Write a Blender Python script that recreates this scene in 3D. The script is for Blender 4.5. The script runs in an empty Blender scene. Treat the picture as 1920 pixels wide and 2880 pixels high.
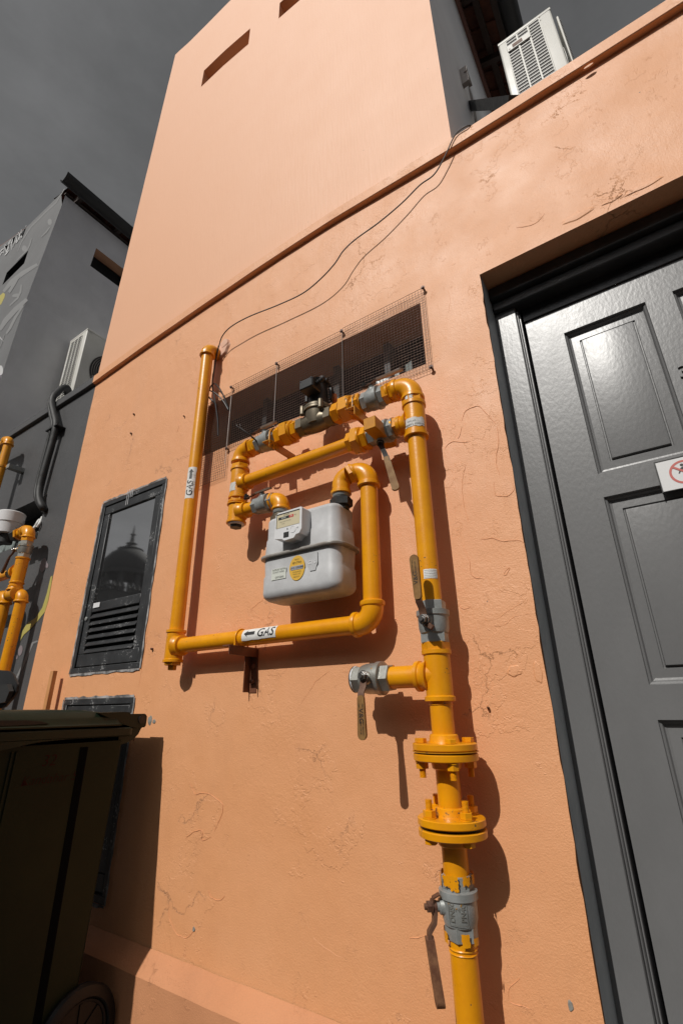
import bpy, bmesh, math, random
from mathutils import Vector, Matrix, noise
random.seed(7)
C = bpy.context.scene
col = C.collection
PI = math.pi
R = math.radians

# ------------------------------------------------------------------ camera
CAM = Vector((0.0, -1.4, 1.1)); FPX = 1345.06
yaw, pitch, roll = -0.588622616, 0.391577684, -0.0128790494
_f = Vector((math.sin(yaw)*math.cos(pitch), math.cos(yaw)*math.cos(pitch), math.sin(pitch)))
_r0 = Vector((math.cos(yaw), -math.sin(yaw), 0)); _u0 = _r0.cross(_f)
_r = math.cos(roll)*_r0 + math.sin(roll)*_u0
_u = -math.sin(roll)*_r0 + math.cos(roll)*_u0
cam = bpy.data.cameras.new('camera'); camo = bpy.data.objects.new('camera', cam); col.objects.link(camo)
camo.matrix_world = Matrix.Translation(CAM) @ Matrix((( _r.x, _u.x, -_f.x), (_r.y, _u.y, -_f.y), (_r.z, _u.z, -_f.z))).to_4x4()
cam.sensor_fit = 'HORIZONTAL'; cam.sensor_width = 24.0; cam.lens = FPX/1920*24.0
cam.clip_start = 0.02; cam.clip_end = 2000
C.camera = camo

# ------------------------------------------------------------------ light
SX, SZ = 0.09, 0.97                      # sun travels (SX, 1, -SZ)
sun_dir = Vector((SX, 1.0, -SZ)).normalized()
sl = bpy.data.lights.new('sun', 'SUN'); sl.energy = 3.22; sl.angle = R(0.5); sl.color = (1.0, 0.965, 0.91)
so = bpy.data.objects.new('sun', sl); col.objects.link(so)
so.rotation_euler = sun_dir.to_track_quat('-Z', 'Y').to_euler(); so.location = (0, -6, 8)
w = bpy.data.worlds.new('World'); C.world = w; w.use_nodes = True
nt = w.node_tree; nt.nodes.clear()
o_ = nt.nodes.new('ShaderNodeOutputWorld'); bg = nt.nodes.new('ShaderNodeBackground')
sky = nt.nodes.new('ShaderNodeTexSky'); sky.sky_type = 'NISHITA'; sky.sun_disc = False
sky.sun_elevation = math.atan2(SZ, math.hypot(SX, 1)); sky.sun_rotation = PI + math.atan2(SX, 1.0)
sky.air_density = 1.0; sky.dust_density = 2.0
hs = nt.nodes.new('ShaderNodeHueSaturation'); hs.inputs['Saturation'].default_value = 0.04; hs.inputs['Value'].default_value = .80
tc = nt.nodes.new('ShaderNodeTexCoord')
mp = nt.nodes.new('ShaderNodeMapping'); mp.inputs['Scale'].default_value = (3.0, 3.0, 7.0)
nz = nt.nodes.new('ShaderNodeTexNoise'); nz.inputs['Scale'].default_value = 1.6; nz.inputs['Detail'].default_value = 10; nz.inputs['Roughness'].default_value = .62
cr = nt.nodes.new('ShaderNodeMapRange'); cr.inputs['From Min'].default_value = .42; cr.inputs['From Max'].default_value = .75
cr.inputs['To Min'].default_value = 1.0; cr.inputs['To Max'].default_value = 1.26
ml = nt.nodes.new('ShaderNodeVectorMath'); ml.operation = 'SCALE'
L = nt.links.new
L(sky.outputs[0], hs.inputs['Color']); L(tc.outputs['Generated'], mp.inputs[0]); L(mp.outputs[0], nz.inputs['Vector'])
L(nz.outputs[0], cr.inputs[0]); L(hs.outputs[0], ml.inputs[0]); L(cr.outputs[0], ml.inputs['Scale'])
L(ml.outputs[0], bg.inputs[0]); L(bg.outputs[0], o_.inputs[0])
bg.inputs[1].default_value = 0.06
C.view_settings.view_transform = 'Standard'; C.view_settings.look = 'None'
C.view_settings.gamma = 1.0; C.view_settings.exposure = 0.0
C.render.engine = 'CYCLES'

# ------------------------------------------------------------------ measuring: a point seen at (x, y) on the plane o metres in front of the wall
def W(x, y, o=0.0):
    d = (x-960)/FPX*_r - (y-1440)/FPX*_u + _f
    t = (1.4-o)/d.y
    return CAM + d*t
def A(x, y): return 480+x/1.9122, 900+y/1.9122
def B(x, y): return 440+x/2.1778, 1260+y/2.1778
def Cc(x, y): return 640+x/2.6133, 1040+y/2.6133
def E(x, y): return 900+x/2.6133, 1500+y/2.6133
def F(x, y): return 1100+x/3.015, 2100+y/3.015
def S(x, y): return 820+x/7.84, 1040+y/7.84
def G(x, y): return 700+x/3.92, 1400+y/3.92

# ------------------------------------------------------------------ materials
def mat(name, color, rough=.5, metal=0.0, spec=.5, var=None, varscale=8, bump=0.0, bscale=200, specks=None, coat=0.0, stretch=(1,1,1), spk=.5, bdetail=4, spots=120):
    m = bpy.data.materials.new(name); m.use_nodes = True; n = m.node_tree; p = n.nodes['Principled BSDF']
    p.inputs['Base Color'].default_value = (*color, 1); p.inputs['Roughness'].default_value = rough
    p.inputs['Metallic'].default_value = metal; p.inputs['Specular IOR Level'].default_value = spec
    p.inputs['Coat Weight'].default_value = coat
    t = n.nodes.new('ShaderNodeTexCoord'); mpp = n.nodes.new('ShaderNodeMapping'); mpp.inputs['Scale'].default_value = stretch
    n.links.new(t.outputs['Object'], mpp.inputs[0])
    cur = None
    if var:
        a = n.nodes.new('ShaderNodeTexNoise'); a.inputs['Scale'].default_value = varscale; a.inputs['Detail'].default_value = 7; a.inputs['Roughness'].default_value = .6
        n.links.new(mpp.outputs[0], a.inputs['Vector'])
        ramp = n.nodes.new('ShaderNodeValToRGB'); ramp.color_ramp.elements[0].position = .38; ramp.color_ramp.elements[1].position = .66
        ramp.color_ramp.elements[0].color = (*var, 1); ramp.color_ramp.elements[1].color = (*color, 1)
        n.links.new(a.outputs[0], ramp.inputs[0]); cur = ramp.outputs[0]
        rr = n.nodes.new('ShaderNodeMapRange'); rr.inputs['To Min'].default_value = rough*1.25; rr.inputs['To Max'].default_value = rough*.8
        n.links.new(a.outputs[0], rr.inputs[0]); n.links.new(rr.outputs[0], p.inputs['Roughness'])
    if specks:
        a = n.nodes.new('ShaderNodeTexNoise'); a.inputs['Scale'].default_value = spots; a.inputs['Detail'].default_value = 3
        n.links.new(t.outputs['Object'], a.inputs['Vector'])
        g2 = n.nodes.new('ShaderNodeTexNoise'); g2.inputs['Scale'].default_value = 9; g2.inputs['Detail'].default_value = 3
        n.links.new(t.outputs['Object'], g2.inputs['Vector'])
        mu = n.nodes.new('ShaderNodeMath'); mu.operation = 'MULTIPLY'; n.links.new(a.outputs[0], mu.inputs[0]); n.links.new(g2.outputs[0], mu.inputs[1])
        rg = n.nodes.new('ShaderNodeMapRange'); rg.inputs['From Min'].default_value = .375-.06*spk; rg.inputs['From Max'].default_value = .395-.06*spk
        n.links.new(mu.outputs[0], rg.inputs[0])
        mx = n.nodes.new('ShaderNodeMix'); mx.data_type = 'RGBA'; mx.inputs['B'].default_value = (*specks, 1)
        n.links.new(rg.outputs[0], mx.inputs['Factor'])
        if cur: n.links.new(cur, mx.inputs['A'])
        else: mx.inputs['A'].default_value = (*color, 1)
        cur = mx.outputs['Result']
    if cur: n.links.new(cur, p.inputs['Base Color'])
    if bump:
        b = n.nodes.new('ShaderNodeTexNoise'); b.inputs['Scale'].default_value = bscale; b.inputs['Detail'].default_value = bdetail
        n.links.new(mpp.outputs[0], b.inputs['Vector'])
        bb = n.nodes.new('ShaderNodeBump'); bb.inputs['Strength'].default_value = 1.0; bb.inputs['Distance'].default_value = bump
        n.links.new(b.outputs[0], bb.inputs['Height']); n.links.new(bb.outputs[0], p.inputs['Normal'])
    return m

def plaster(name, base, var, stain, crack=1.0, rough=.5, spec=.45, fine=1.0):
    m = bpy.data.materials.new(name); m.use_nodes = True; n = m.node_tree; p = n.nodes['Principled BSDF']; l = n.links.new
    p.inputs['Specular IOR Level'].default_value = spec
    t = n.nodes.new('ShaderNodeTexCoord').outputs['Object']
    def no(scale, detail=5, rgh=.55, vec=t, st=None):
        a = n.nodes.new('ShaderNodeTexNoise'); a.inputs['Scale'].default_value = scale; a.inputs['Detail'].default_value = detail; a.inputs['Roughness'].default_value = rgh
        if st:
            k = n.nodes.new('ShaderNodeMapping'); k.inputs['Scale'].default_value = st; l(vec, k.inputs[0]); vec = k.outputs[0]
        l(vec, a.inputs['Vector']); return a.outputs[0]
    def mr(s, a, b, c=0., d=1.):
        k = n.nodes.new('ShaderNodeMapRange'); k.inputs['From Min'].default_value = a; k.inputs['From Max'].default_value = b
        k.inputs['To Min'].default_value = c; k.inputs['To Max'].default_value = d; l(s, k.inputs[0]); return k.outputs[0]
    def ma(op, a, b):
        k = n.nodes.new('ShaderNodeMath'); k.operation = op
        for i, q in enumerate((a, b)):
            if isinstance(q, (int, float)): k.inputs[i].default_value = q
            else: l(q, k.inputs[i])
        return k.outputs[0]
    def mixc(f, a, b):
        k = n.nodes.new('ShaderNodeMix'); k.data_type = 'RGBA'; l(f, k.inputs['Factor'])
        for nm, q in (('A', a), ('B', b)):
            if isinstance(q, tuple): k.inputs[nm].default_value = (*q, 1)
            else: l(q, k.inputs[nm])
        return k.outputs['Result']
    c = mixc(mr(no(2.2, 8, .6), .36, .66), var, base)
    c = mixc(ma('MULTIPLY', mr(no(5, 9, .7, st=(1, 1, .25)), .55, .78), .30), c, stain)
    # vertical rain streaks
    c = mixc(ma('MULTIPLY', mr(no(9, 6, .6, st=(3.0, 1, .12)), .6, .8), .22), c, stain)
    # dark pin holes
    v = n.nodes.new('ShaderNodeTexVoronoi'); v.inputs['Scale'].default_value = 22; l(t, v.inputs['Vector'])
    pin = ma('MULTIPLY', mr(v.outputs['Distance'], .035, .06, 1., 0.), mr(no(7, 2), .62, .66))
    c = mixc(pin, c, (.16, .09, .06))
    # height: fine stucco + brush + blister patches + cracks
    h = ma('MULTIPLY', no(210, 5, .62), .00115*fine)
    h = ma('ADD', h, ma('MULTIPLY', ma('MULTIPLY', no(90, 3, .5), mr(no(3.0, 3), .45, .62)), .0013*fine))
    h = ma('ADD', h, ma('MULTIPLY', no(5.0, 3, .5), .0045*fine*crack))
    h = ma('ADD', h, ma('MULTIPLY', no(16, 3, .5, st=(1, 1, .5)), .0022*fine*(.15+.85*min(1, crack))))
    h = ma('ADD', h, ma('MULTIPLY', no(130, 3, .5, st=(1, 1, .06)), .0011 if crack == 0 else .0003))
    # old repair patches: raised skin with a sharp lip
    pm = mr(no(3.4, 6, .68), .575, .582)
    h = ma('ADD', h, ma('MULTIPLY', pm, .0006*crack))
    pm2 = mr(no(6.5, 7, .72, st=(1.2, 1, .8)), .61, .616)
    h = ma('ADD', h, ma('MULTIPLY', pm2, -.0004*crack))
    if crack:
        dn = n.nodes.new('ShaderNodeTexNoise'); dn.inputs['Scale'].default_value = 5; dn.inputs['Detail'].default_value = 8; dn.inputs['Roughness'].default_value = .65; l(t, dn.inputs['Vector'])
        ad = n.nodes.new('ShaderNodeVectorMath'); ad.operation = 'MULTIPLY_ADD'; l(dn.outputs['Color'], ad.inputs[0]); ad.inputs[1].default_value = (.32, .32, .32); l(t, ad.inputs[2])
        vo = n.nodes.new('ShaderNodeTexVoronoi'); vo.feature = 'DISTANCE_TO_EDGE'; vo.inputs['Scale'].default_value = 2.6; l(ad.outputs[0], vo.inputs['Vector'])
        line = mr(vo.outputs['Distance'], .0, .006, 1., 0.)
        mask = mr(no(3.3, 3), .56, .63)
        ck = ma('MULTIPLY', line, mask)
        h = ma('ADD', h, ma('MULTIPLY', ck, -.0014*crack))
        c = mixc(ma('MULTIPLY', ck, .12), c, tuple(x*.6 for x in stain))
    bb = n.nodes.new('ShaderNodeBump'); bb.inputs['Strength'].default_value = 1.0; bb.inputs['Distance'].default_value = 1.0
    l(h, bb.inputs['Height']); l(bb.outputs[0], p.inputs['Normal']); l(c, p.inputs['Base Color'])
    l(mr(no(4, 4), .3, .7, rough*(.97 if crack == 0 else .88), rough*(1.03 if crack == 0 else 1.12)), p.inputs['Roughness'])
    return m

M = {}
M['pink'] = plaster('pink_plaster', (.76, .355, .160), (.735, .33, .140), (.58, .26, .12), rough=.60, spec=1.0)
M['pink_tower'] = plaster('pink_plaster_upper', (.77, .392, .212), (.765, .387, .208), (.74, .365, .195), crack=0.0, rough=.62, spec=1.0, fine=.28)  # paler base: part of the sunlit sheen is mixed into the tower's colour
M['pink_dirty'] = plaster('pink_plaster_dirty', (.60, .27, .13), (.52, .23, .11), (.30, .16, .09), rough=.7, spec=.4)
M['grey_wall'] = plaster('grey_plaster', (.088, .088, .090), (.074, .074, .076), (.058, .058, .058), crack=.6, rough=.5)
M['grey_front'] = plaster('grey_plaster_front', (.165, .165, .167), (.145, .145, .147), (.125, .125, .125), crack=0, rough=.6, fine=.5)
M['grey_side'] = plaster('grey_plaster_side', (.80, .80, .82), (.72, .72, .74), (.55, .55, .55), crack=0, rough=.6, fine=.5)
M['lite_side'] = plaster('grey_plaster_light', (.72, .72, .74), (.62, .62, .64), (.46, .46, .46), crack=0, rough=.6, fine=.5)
M['slot'] = plaster('plaster_in_slot', (.62, .36, .24), (.55, .32, .2), (.3, .2, .15), crack=0)
M['roofslab'] = mat('concrete', (.34, .33, .32), .8, var=(.26, .25, .24), bump=.002, bscale=60)
M['asphalt'] = mat('lane_concrete', (.060, .058, .056), .85, var=(.045, .044, .042), varscale=3, bump=.003, bscale=120)
M['yellow'] = mat('yellow_gas_paint', (.80, .335, .003), .33, spec=.5, var=(.71, .275, .003), varscale=14, bump=.00035, bscale=140, specks=(.16, .09, .04), spk=-.4, coat=.08)
M['yellow2'] = mat('yellow_paint_ochre', (.62, .27, .01), .33, var=(.52, .21, .01), varscale=20, bump=.0003, bscale=160, specks=(.14, .08, .04), spk=.5)
M['steel'] = mat('galvanised_fitting', (.40, .40, .37), .38, metal=.6, var=(.28, .27, .24), varscale=30, bump=.0003, bscale=180, specks=(.7, .33, .02), spk=.55, spots=45)
M['steel2'] = mat('cast_grey_valve', (.36, .375, .37), .42, metal=.25, var=(.25, .26, .25), varscale=30, bump=.0004, bscale=150)
M['dark_iron'] = mat('dark_iron', (.05, .05, .048), .45, metal=.4, var=(.03, .03, .03), varscale=40, bump=.0003, bscale=150)
M['bronze'] = mat('bronze_cast', (.20, .165, .115), .42, metal=.55, var=(.15, .125, .09), varscale=30, bump=.0002, bscale=300)
M['black'] = mat('black_plastic', (.016, .016, .017), .5, var=(.012, .012, .013), bump=.0002, bscale=300)
M['tyre'] = mat('tyre_rubber', (.007, .007, .0075), .5, spec=.35, bump=.0003, bscale=200)
M['rust2'] = mat('rust_brown_lever', (.24, .115, .055), .6, var=(.12, .045, .02), varscale=45, bump=.0005, bscale=120)
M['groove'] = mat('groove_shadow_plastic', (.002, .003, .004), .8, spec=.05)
M['black_rubber'] = mat('black_rubber', (.022, .022, .022), .6, bump=.0003, bscale=200)
M['cable_black'] = mat('cable_sheath', (.03, .03, .03), .45)
M['cable_grey'] = mat('cable_grey', (.09, .082, .075), .45)
M['orange_conduit'] = mat('orange_conduit', (.42, .17, .08), .5)
M['rust'] = mat('rusty_lever', (.15, .075, .042), .6, metal=.1, var=(.09, .036, .02), varscale=35, bump=.0004, bscale=150)
M['lever'] = mat('worn_lever', (.27, .15, .05), .6, spec=.3, var=(.19, .09, .03), varscale=28, bump=.0003, bscale=150)
M['lever_grey'] = mat('dull_lever_sleeve', (.30, .22, .17), .45, var=(.22, .15, .11), varscale=30)
M['bolt'] = mat('bright_nut', (.45, .45, .45), .3, metal=.9, var=(.3, .28, .26), varscale=60)
M['meter'] = mat('meter_grey_enamel', (.53, .535, .545), .5, var=(.43, .43, .435), varscale=14, bump=.0002, bscale=120)
M['meter_lip'] = mat('meter_seam', (.36, .35, .33), .4, var=(.25, .22, .19), varscale=30)
M['white'] = mat('white_plastic', (.74, .74, .75), .4, var=(.68, .68, .69), varscale=12)
M['cream'] = mat('dial_cream', (.60, .53, .36), .4)
M['ink'] = mat('black_print', (.02, .02, .02), .5)
M['red'] = mat('red_print', (.55, .07, .05), .5)
M['sign_red'] = mat('sign_red', (.50, .11, .09), .45)
M['sign_white'] = mat('sign_white', (.70, .70, .70), .3)
M['sticker'] = mat('white_vinyl', (.76, .76, .75), .45, var=(.66, .65, .62), varscale=40)
M['sticker_worn'] = mat('torn_paper_label', (.68, .68, .68), .6, var=(.50, .47, .42), varscale=60, bump=.0005, bscale=120)
M['disc'] = mat('ochre_label', (.70, .42, .06), .45)
M['pale'] = mat('pale_label', (.62, .64, .58), .5)
M['silver'] = mat('silver_label', (.45, .46, .5), .35, metal=.3)
M['door'] = mat('gloss_grey_door_paint', (.160, .160, .161), .33, spec=.45, var=(.142, .142, .143), varscale=6, bump=.00048, bscale=95, stretch=(1, 1, .55), bdetail=7)
M['door_dark'] = mat('dark_door_frame', (.05, .05, .051), .3, var=(.028, .028, .029), bump=.0008, bscale=50)
M['jamb'] = mat('painted_jamb', (.46, .50, .52), .45, var=(.36, .40, .42), varscale=9, bump=.001, bscale=60)
M['cup'] = mat('weathered_black_metal', (.055, .057, .06), .42, metal=.2, var=(.03, .031, .033), varscale=9, bump=.0004, bscale=80, specks=(.3, .3, .3), spk=.3)
M['cup_pale'] = mat('bare_plaster_edge', (.45, .43, .42), .8, var=(.09, .09, .09), varscale=14, bump=.001, bscale=90)
M['bin'] = mat('dark_green_bin_plastic', (.010, .020, .011), .42, spec=.3, var=(.008, .015, .009), varscale=5, bump=.0004, bscale=160)
M['bin_side'] = mat('bin_body_plastic', (.0085, .0165, .0070), .5, spec=.2, var=(.006, .012, .0055), varscale=3, bump=.0004, bscale=160)
M['ac'] = mat('ac_off_white', (.66, .65, .61), .42, var=(.60, .59, .54), varscale=6)
M['ac_dark'] = mat('ac_inside', (.02, .02, .02), .6)
M['ac_panel'] = mat('ac_grey_panel', (.36, .36, .37), .5)  # plain mid grey, used on the bracket straps
M['wire'] = mat('rusty_wire', (.20, .12, .09), .55, metal=.3, var=(.11, .07, .055), varscale=60)
M['wire_bright'] = mat('galvanised_wire', (.28, .25, .23), .4, metal=.6)
M['tile'] = mat('terracotta_tile', (.20, .07, .04), .8, var=(.11, .045, .03), varscale=6)
M['timber'] = mat('dark_timber', (.05, .032, .025), .7)
M['redboard'] = mat('red_brown_board', (.14, .06, .045), .7)
M['gutter'] = mat('dark_gutter', (.018, .018, .018), .5)
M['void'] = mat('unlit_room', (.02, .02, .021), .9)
M['glassblock'] = mat('dusty_glass', (.30, .34, .33), .25, var=(.2, .23, .22), varscale=30)
M['bracket'] = mat('brown_painted_steel', (.20, .075, .035), .5, var=(.14, .05, .025), varscale=14, bump=.0003, bscale=120)
M['post'] = mat('painted_post', (.62, .30, .12), .5, var=(.55, .25, .09), bump=.0005, bscale=90)
M['plainpink'] = mat('flake_pink', (.70, .42, .30), .7)
M['plaster_bare'] = mat('bare_cement_chip', (.30, .29, .26), .9, var=(.2, .19, .17), varscale=60, bump=.002, bscale=120)
M['mural_w'] = mat('mural_pale_grey', (.23, .23, .23), .6); M['mural_l'] = mat('mural_white', (.55, .55, .55), .6)
M['mural_y'] = mat('mural_yellow', (.44, .38, .10), .6); M['mural_p'] = mat('mural_mauve', (.23, .19, .20), .6)
M['redink'] = mat('red_marker', (.034, .008, .006), .7, spec=.1)
M['stone'] = mat('shaded_stone', (.11, .11, .11), .8)
g = bpy.data.materials.new('tinted_glass'); g.use_nodes = True; p = g.node_tree.nodes['Principled BSDF']
p.inputs['Base Color'].default_value = (.028, .028, .029, 1); p.inputs['Roughness'].default_value = .03; p.inputs['Specular IOR Level'].default_value = 1.0
p.inputs['IOR'].default_value = 3.0; M['glass'] = g

# ------------------------------------------------------------------ object helpers
def finish(bm, name, m, parent=None, smooth=38, world=True):
    me = bpy.data.meshes.new(name)
    bmesh.ops.recalc_face_normals(bm, faces=bm.faces)
    bm.to_mesh(me); bm.free(); me.materials.append(m)
    if smooth:
        me.polygons.foreach_set('use_smooth', [True]*len(me.polygons)); me.set_sharp_from_angle(angle=R(smooth))
    o = bpy.data.objects.new(name, me); col.objects.link(o)
    if parent:
        o.parent = parent
        if parent.type == 'EMPTY': o.location = -parent.location
    return o
def tag(o, label=None, cat=None, group=None, kind=None):
    if label: o['label'] = label
    if cat: o['category'] = cat
    if group: o['group'] = group
    if kind: o['kind'] = kind
    return o
def thing(name, loc, label, cat, group=None):
    o = bpy.data.objects.new(name, None); o.empty_display_size = .1; o.location = loc; col.objects.link(o)
    return tag(o, label, cat, group)
def nb(): return bmesh.new()
def frame(d, hint=None):
    d = Vector(d).normalized(); h = Vector(hint) if hint else (Vector((0, 0, 1)) if abs(d.z) < .9 else Vector((1, 0, 0)))
    x = h.cross(d).normalized(); y = d.cross(x).normalized(); return x, y, d
def box(bm, x0, x1, y0, y1, z0, z1, bev=0.0, mtx=None, seg=1):
    v = [bm.verts.new((x, y, z)) for z in (z0, z1) for y in (y0, y1) for x in (x0, x1)]
    fs = [bm.faces.new([v[i] for i in q]) for q in ((0,2,3,1),(4,5,7,6),(0,1,5,4),(2,6,7,3),(0,4,6,2),(1,3,7,5))]
    if bev:
        es = list({e for f in fs for e in f.edges})
        r = bmesh.ops.bevel(bm, geom=es, offset=bev, segments=seg, affect='EDGES', profile=.6)
        v = list({q for f in r['faces'] for q in f.verts} | {q for q in v if q.is_valid})
    if mtx: bmesh.ops.transform(bm, matrix=mtx, verts=v)
def obox(bm, c, ax, ay, az, sx, sy, sz, bev=0.0):
    """oriented box: centre c, unit axes, full sizes"""
    m = Matrix((( ax[0], ay[0], az[0], c[0]), (ax[1], ay[1], az[1], c[1]), (ax[2], ay[2], az[2], c[2]), (0, 0, 0, 1)))
    box(bm, -sx/2, sx/2, -sy/2, sy/2, -sz/2, sz/2, bev, m)
def lathe(bm, p, d, prof, seg=28, hint=None, rot=0.0):
    x, y, d = frame(d, hint); p = Vector(p); rings = []
    for t, r in prof:
        rings.append([bm.verts.new(p + d*t + (x*math.cos(a) + y*math.sin(a))*max(r, 1e-5)) for a in [rot + 2*PI*i/seg for i in range(seg)]])
    for a, b in zip(rings, rings[1:]):
        for i in range(seg): bm.faces.new((a[i], a[(i+1) % seg], b[(i+1) % seg], b[i]))
    if prof[0][1] > 1e-4: bm.faces.new(rings[0][::-1])
    if prof[-1][1] > 1e-4: bm.faces.new(rings[-1])
def cyl(bm, p0, p1, r, seg=28, r1=None):
    p0, p1 = Vector(p0), Vector(p1); l = (p1-p0).length
    lathe(bm, p0, p1-p0, [(0, r), (l, r if r1 is None else r1)], seg)
def hexn(bm, p0, p1, r, rot=0.0, ch=.003, hint=None):
    p0, p1 = Vector(p0), Vector(p1); l = (p1-p0).length
    lathe(bm, p0, p1-p0, [(0, r-ch), (ch*.6, r), (l-ch*.6, r), (l, r-ch)], 6, hint, rot)
def sweep(bm, pts, r, seg=12, cap=True, closed=False):
    pts = [Vector(q) for q in pts]; n = len(pts); rings = []
    t0 = (pts[1]-pts[0]).normalized(); x, y, _ = frame(t0)
    for i, q in enumerate(pts):
        if closed: t = (pts[(i+1) % n]-pts[i-1]).normalized()
        else: t = (pts[min(i+1, n-1)]-pts[max(i-1, 0)]).normalized()
        x = (x - t*x.dot(t)).normalized(); y = t.cross(x)
        rr = r[i] if isinstance(r, (list, tuple)) else r
        rings.append([bm.verts.new(q + (x*math.cos(a)+y*math.sin(a))*rr) for a in [2*PI*k/seg for k in range(seg)]])
    prs = list(zip(rings, rings[1:])) + ([(rings[-1], rings[0])] if closed else [])
    for a, b in prs:
        for k in range(seg): bm.faces.new((a[k], a[(k+1) % seg], b[(k+1) % seg], b[k]))
    if cap and not closed: bm.faces.new(rings[0][::-1]); bm.faces.new(rings[-1])
def spline(pts, n=10):
    pts = [Vector(q) for q in pts]; out = []
    P_ = [pts[0]*2-pts[1]] + pts + [pts[-1]*2-pts[-2]]
    for i in range(1, len(P_)-2):
        a, b, c, d = P_[i-1:i+3]
        for k in range(n):
            t = k/n
            out.append(.5*((2*b)+(c-a)*t+(2*a-5*b+4*c-d)*t*t+(3*b-3*c+d-a)*t**3))
    out.append(pts[-1]); return out
def plate(bm, outline, n, th):
    """flat outline of points, thickened by th along n"""
    n = Vector(n).normalized()*th
    a = [bm.verts.new(Vector(q)) for q in outline]; b = [bm.verts.new(Vector(q)+n) for q in outline]; k = len(a)
    bm.faces.new(a[::-1]); bm.faces.new(b)
    for i in range(k): bm.faces.new((a[i], a[(i+1) % k], b[(i+1) % k], b[i]))
def ribbon(bm, pts, wdt, wv, th):
    """bent flat bar: path pts, width along wv, thickness th"""
    wv = Vector(wv).normalized(); pts = [Vector(q) for q in pts]; rings = []
    for i, q in enumerate(pts):
        t = (pts[min(i+1, len(pts)-1)]-pts[max(i-1, 0)]).normalized(); nn = t.cross(wv).normalized()
        wd = wdt[i] if isinstance(wdt, (list, tuple)) else wdt
        rings.append([bm.verts.new(q + wv*sa*wd/2 + nn*sb*th/2) for sa, sb in ((-1,-1),(1,-1),(1,1),(-1,1))])
    for a, b in zip(rings, rings[1:]):
        for k in range(4): bm.faces.new((a[k], a[(k+1) % 4], b[(k+1) % 4], b[k]))
    bm.faces.new(rings[0][::-1]); bm.faces.new(rings[-1])
def wallsheet(bm, xs, zs, y, holes, depth, res=.04, amp=0.0, xf=None, reveal=True):
    """upright wall face at y with rectangular holes (x0,x1,z0,z1) whose reveals go back depth; xf(x,z)->(x,z) bends it"""
    def cuts(a, vals):
        vals = sorted(set(vals)); out = []
        for u, v in zip(vals, vals[1:]):
            k = max(1, int((v-u)/res+.5)); out += [u+(v-u)*i/k for i in range(k)]
        return out+[vals[-1]]
    X = cuts(0, list(xs)+[h[0] for h in holes]+[h[1] for h in holes]); Z = cuts(0, list(zs)+[h[2] for h in holes]+[h[3] for h in holes])
    X = [x for x in X if xs[0]-1e-6 <= x <= xs[1]+1e-6]; Z = [z for z in Z if zs[0]-1e-6 <= z <= zs[1]+1e-6]
    vs = {}
    def V(i, j):
        if (i, j) not in vs:
            x, z = X[i], Z[j]; q = xf(x, z) if xf else (x, z)
            dy = amp*noise.noise(Vector((x*2.3, 3.1, z*2.3))) + amp*.5*noise.noise(Vector((x*7, 9.1, z*7)))
            vs[(i, j)] = bm.verts.new((q[0], y+dy, q[1]))
        return vs[(i, j)]
    e = 1e-6
    def inh(i, j):
        if i < 0 or j < 0 or i >= len(X)-1 or j >= len(Z)-1: return False
        cx, cz = (X[i]+X[i+1])/2, (Z[j]+Z[j+1])/2
        return any(h[0] < cx < h[1] and h[2] < cz < h[3] for h in holes)
    for i in range(len(X)-1):
        for j in range(len(Z)-1):
            if not inh(i, j): bm.faces.new((V(i, j), V(i+1, j), V(i+1, j+1), V(i, j+1)))
    if reveal:
        back = {}
        def Bk(i, j, h):
            if (i, j) not in back: q = V(i, j).co; back[(i, j)] = bm.verts.new((q.x, y+depth, q.z))
            return back[(i, j)]
        for i in range(len(X)-1):
            for j in range(len(Z)-1):
                if inh(i, j):
                    for (a, b_, ni, nj) in (((i, j), (i, j+1), i-1, j), ((i+1, j+1), (i+1, j), i+1, j), ((i+1, j), (i, j), i, j-1), ((i, j+1), (i+1, j+1), i, j+1)):
                        if not inh(ni, nj) and 0 <= ni < len(X)-1 and 0 <= nj < len(Z)-1:
                            bm.faces.new((V(*a), V(*b_), Bk(*b_, 0), Bk(*a, 0)))
def textmesh(s, size, shear=0.0, ext=0.0, bold=0.0):
    cu = bpy.data.curves.new('lettering', 'FONT'); cu.body = s; cu.size = size; cu.shear = shear; cu.align_x = 'CENTER'; cu.align_y = 'CENTER'
    cu.extrude = ext; cu.offset = bold; cu.resolution_u = 6
    o = bpy.data.objects.new('lettering', cu); col.objects.link(o)
    dg = bpy.context.evaluated_depsgraph_get(); me = bpy.data.meshes.new_from_object(o.evaluated_get(dg))
    bpy.data.objects.remove(o); bm = nb(); bm.from_mesh(me); bpy.data.meshes.remove(me); return bm
def text_on(bm, s, size, f, cuts=0, **k):
    """append lettering to bm, each vertex (u,v,w) placed by f"""
    t = textmesh(s, size, **k)
    if cuts:
        bmesh.ops.triangulate(t, faces=t.faces); bmesh.ops.subdivide_edges(t, edges=t.edges, cuts=cuts, use_grid_fill=True)
    mp_ = {v: bm.verts.new(f(v.co.x, v.co.y, v.co.z)) for v in t.verts}
    for fc in t.faces:
        try: bm.faces.new([mp_[v] for v in fc.verts])
        except ValueError: pass
    t.free()
def cylmap(P_, a, n, r):
    P_, a, n = Vector(P_), Vector(a).normalized(), Vector(n).normalized(); n = (n-a*n.dot(a)).normalized(); t = n.cross(a)
    def f(u, v, w=0.0):
        # u runs along the axis, v around (up when axis is read left to right)
        an = v/r; return P_ + a*u - t*math.sin(an)*(r+w)*-1 + n*math.cos(an)*(r+w)
    return f
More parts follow.
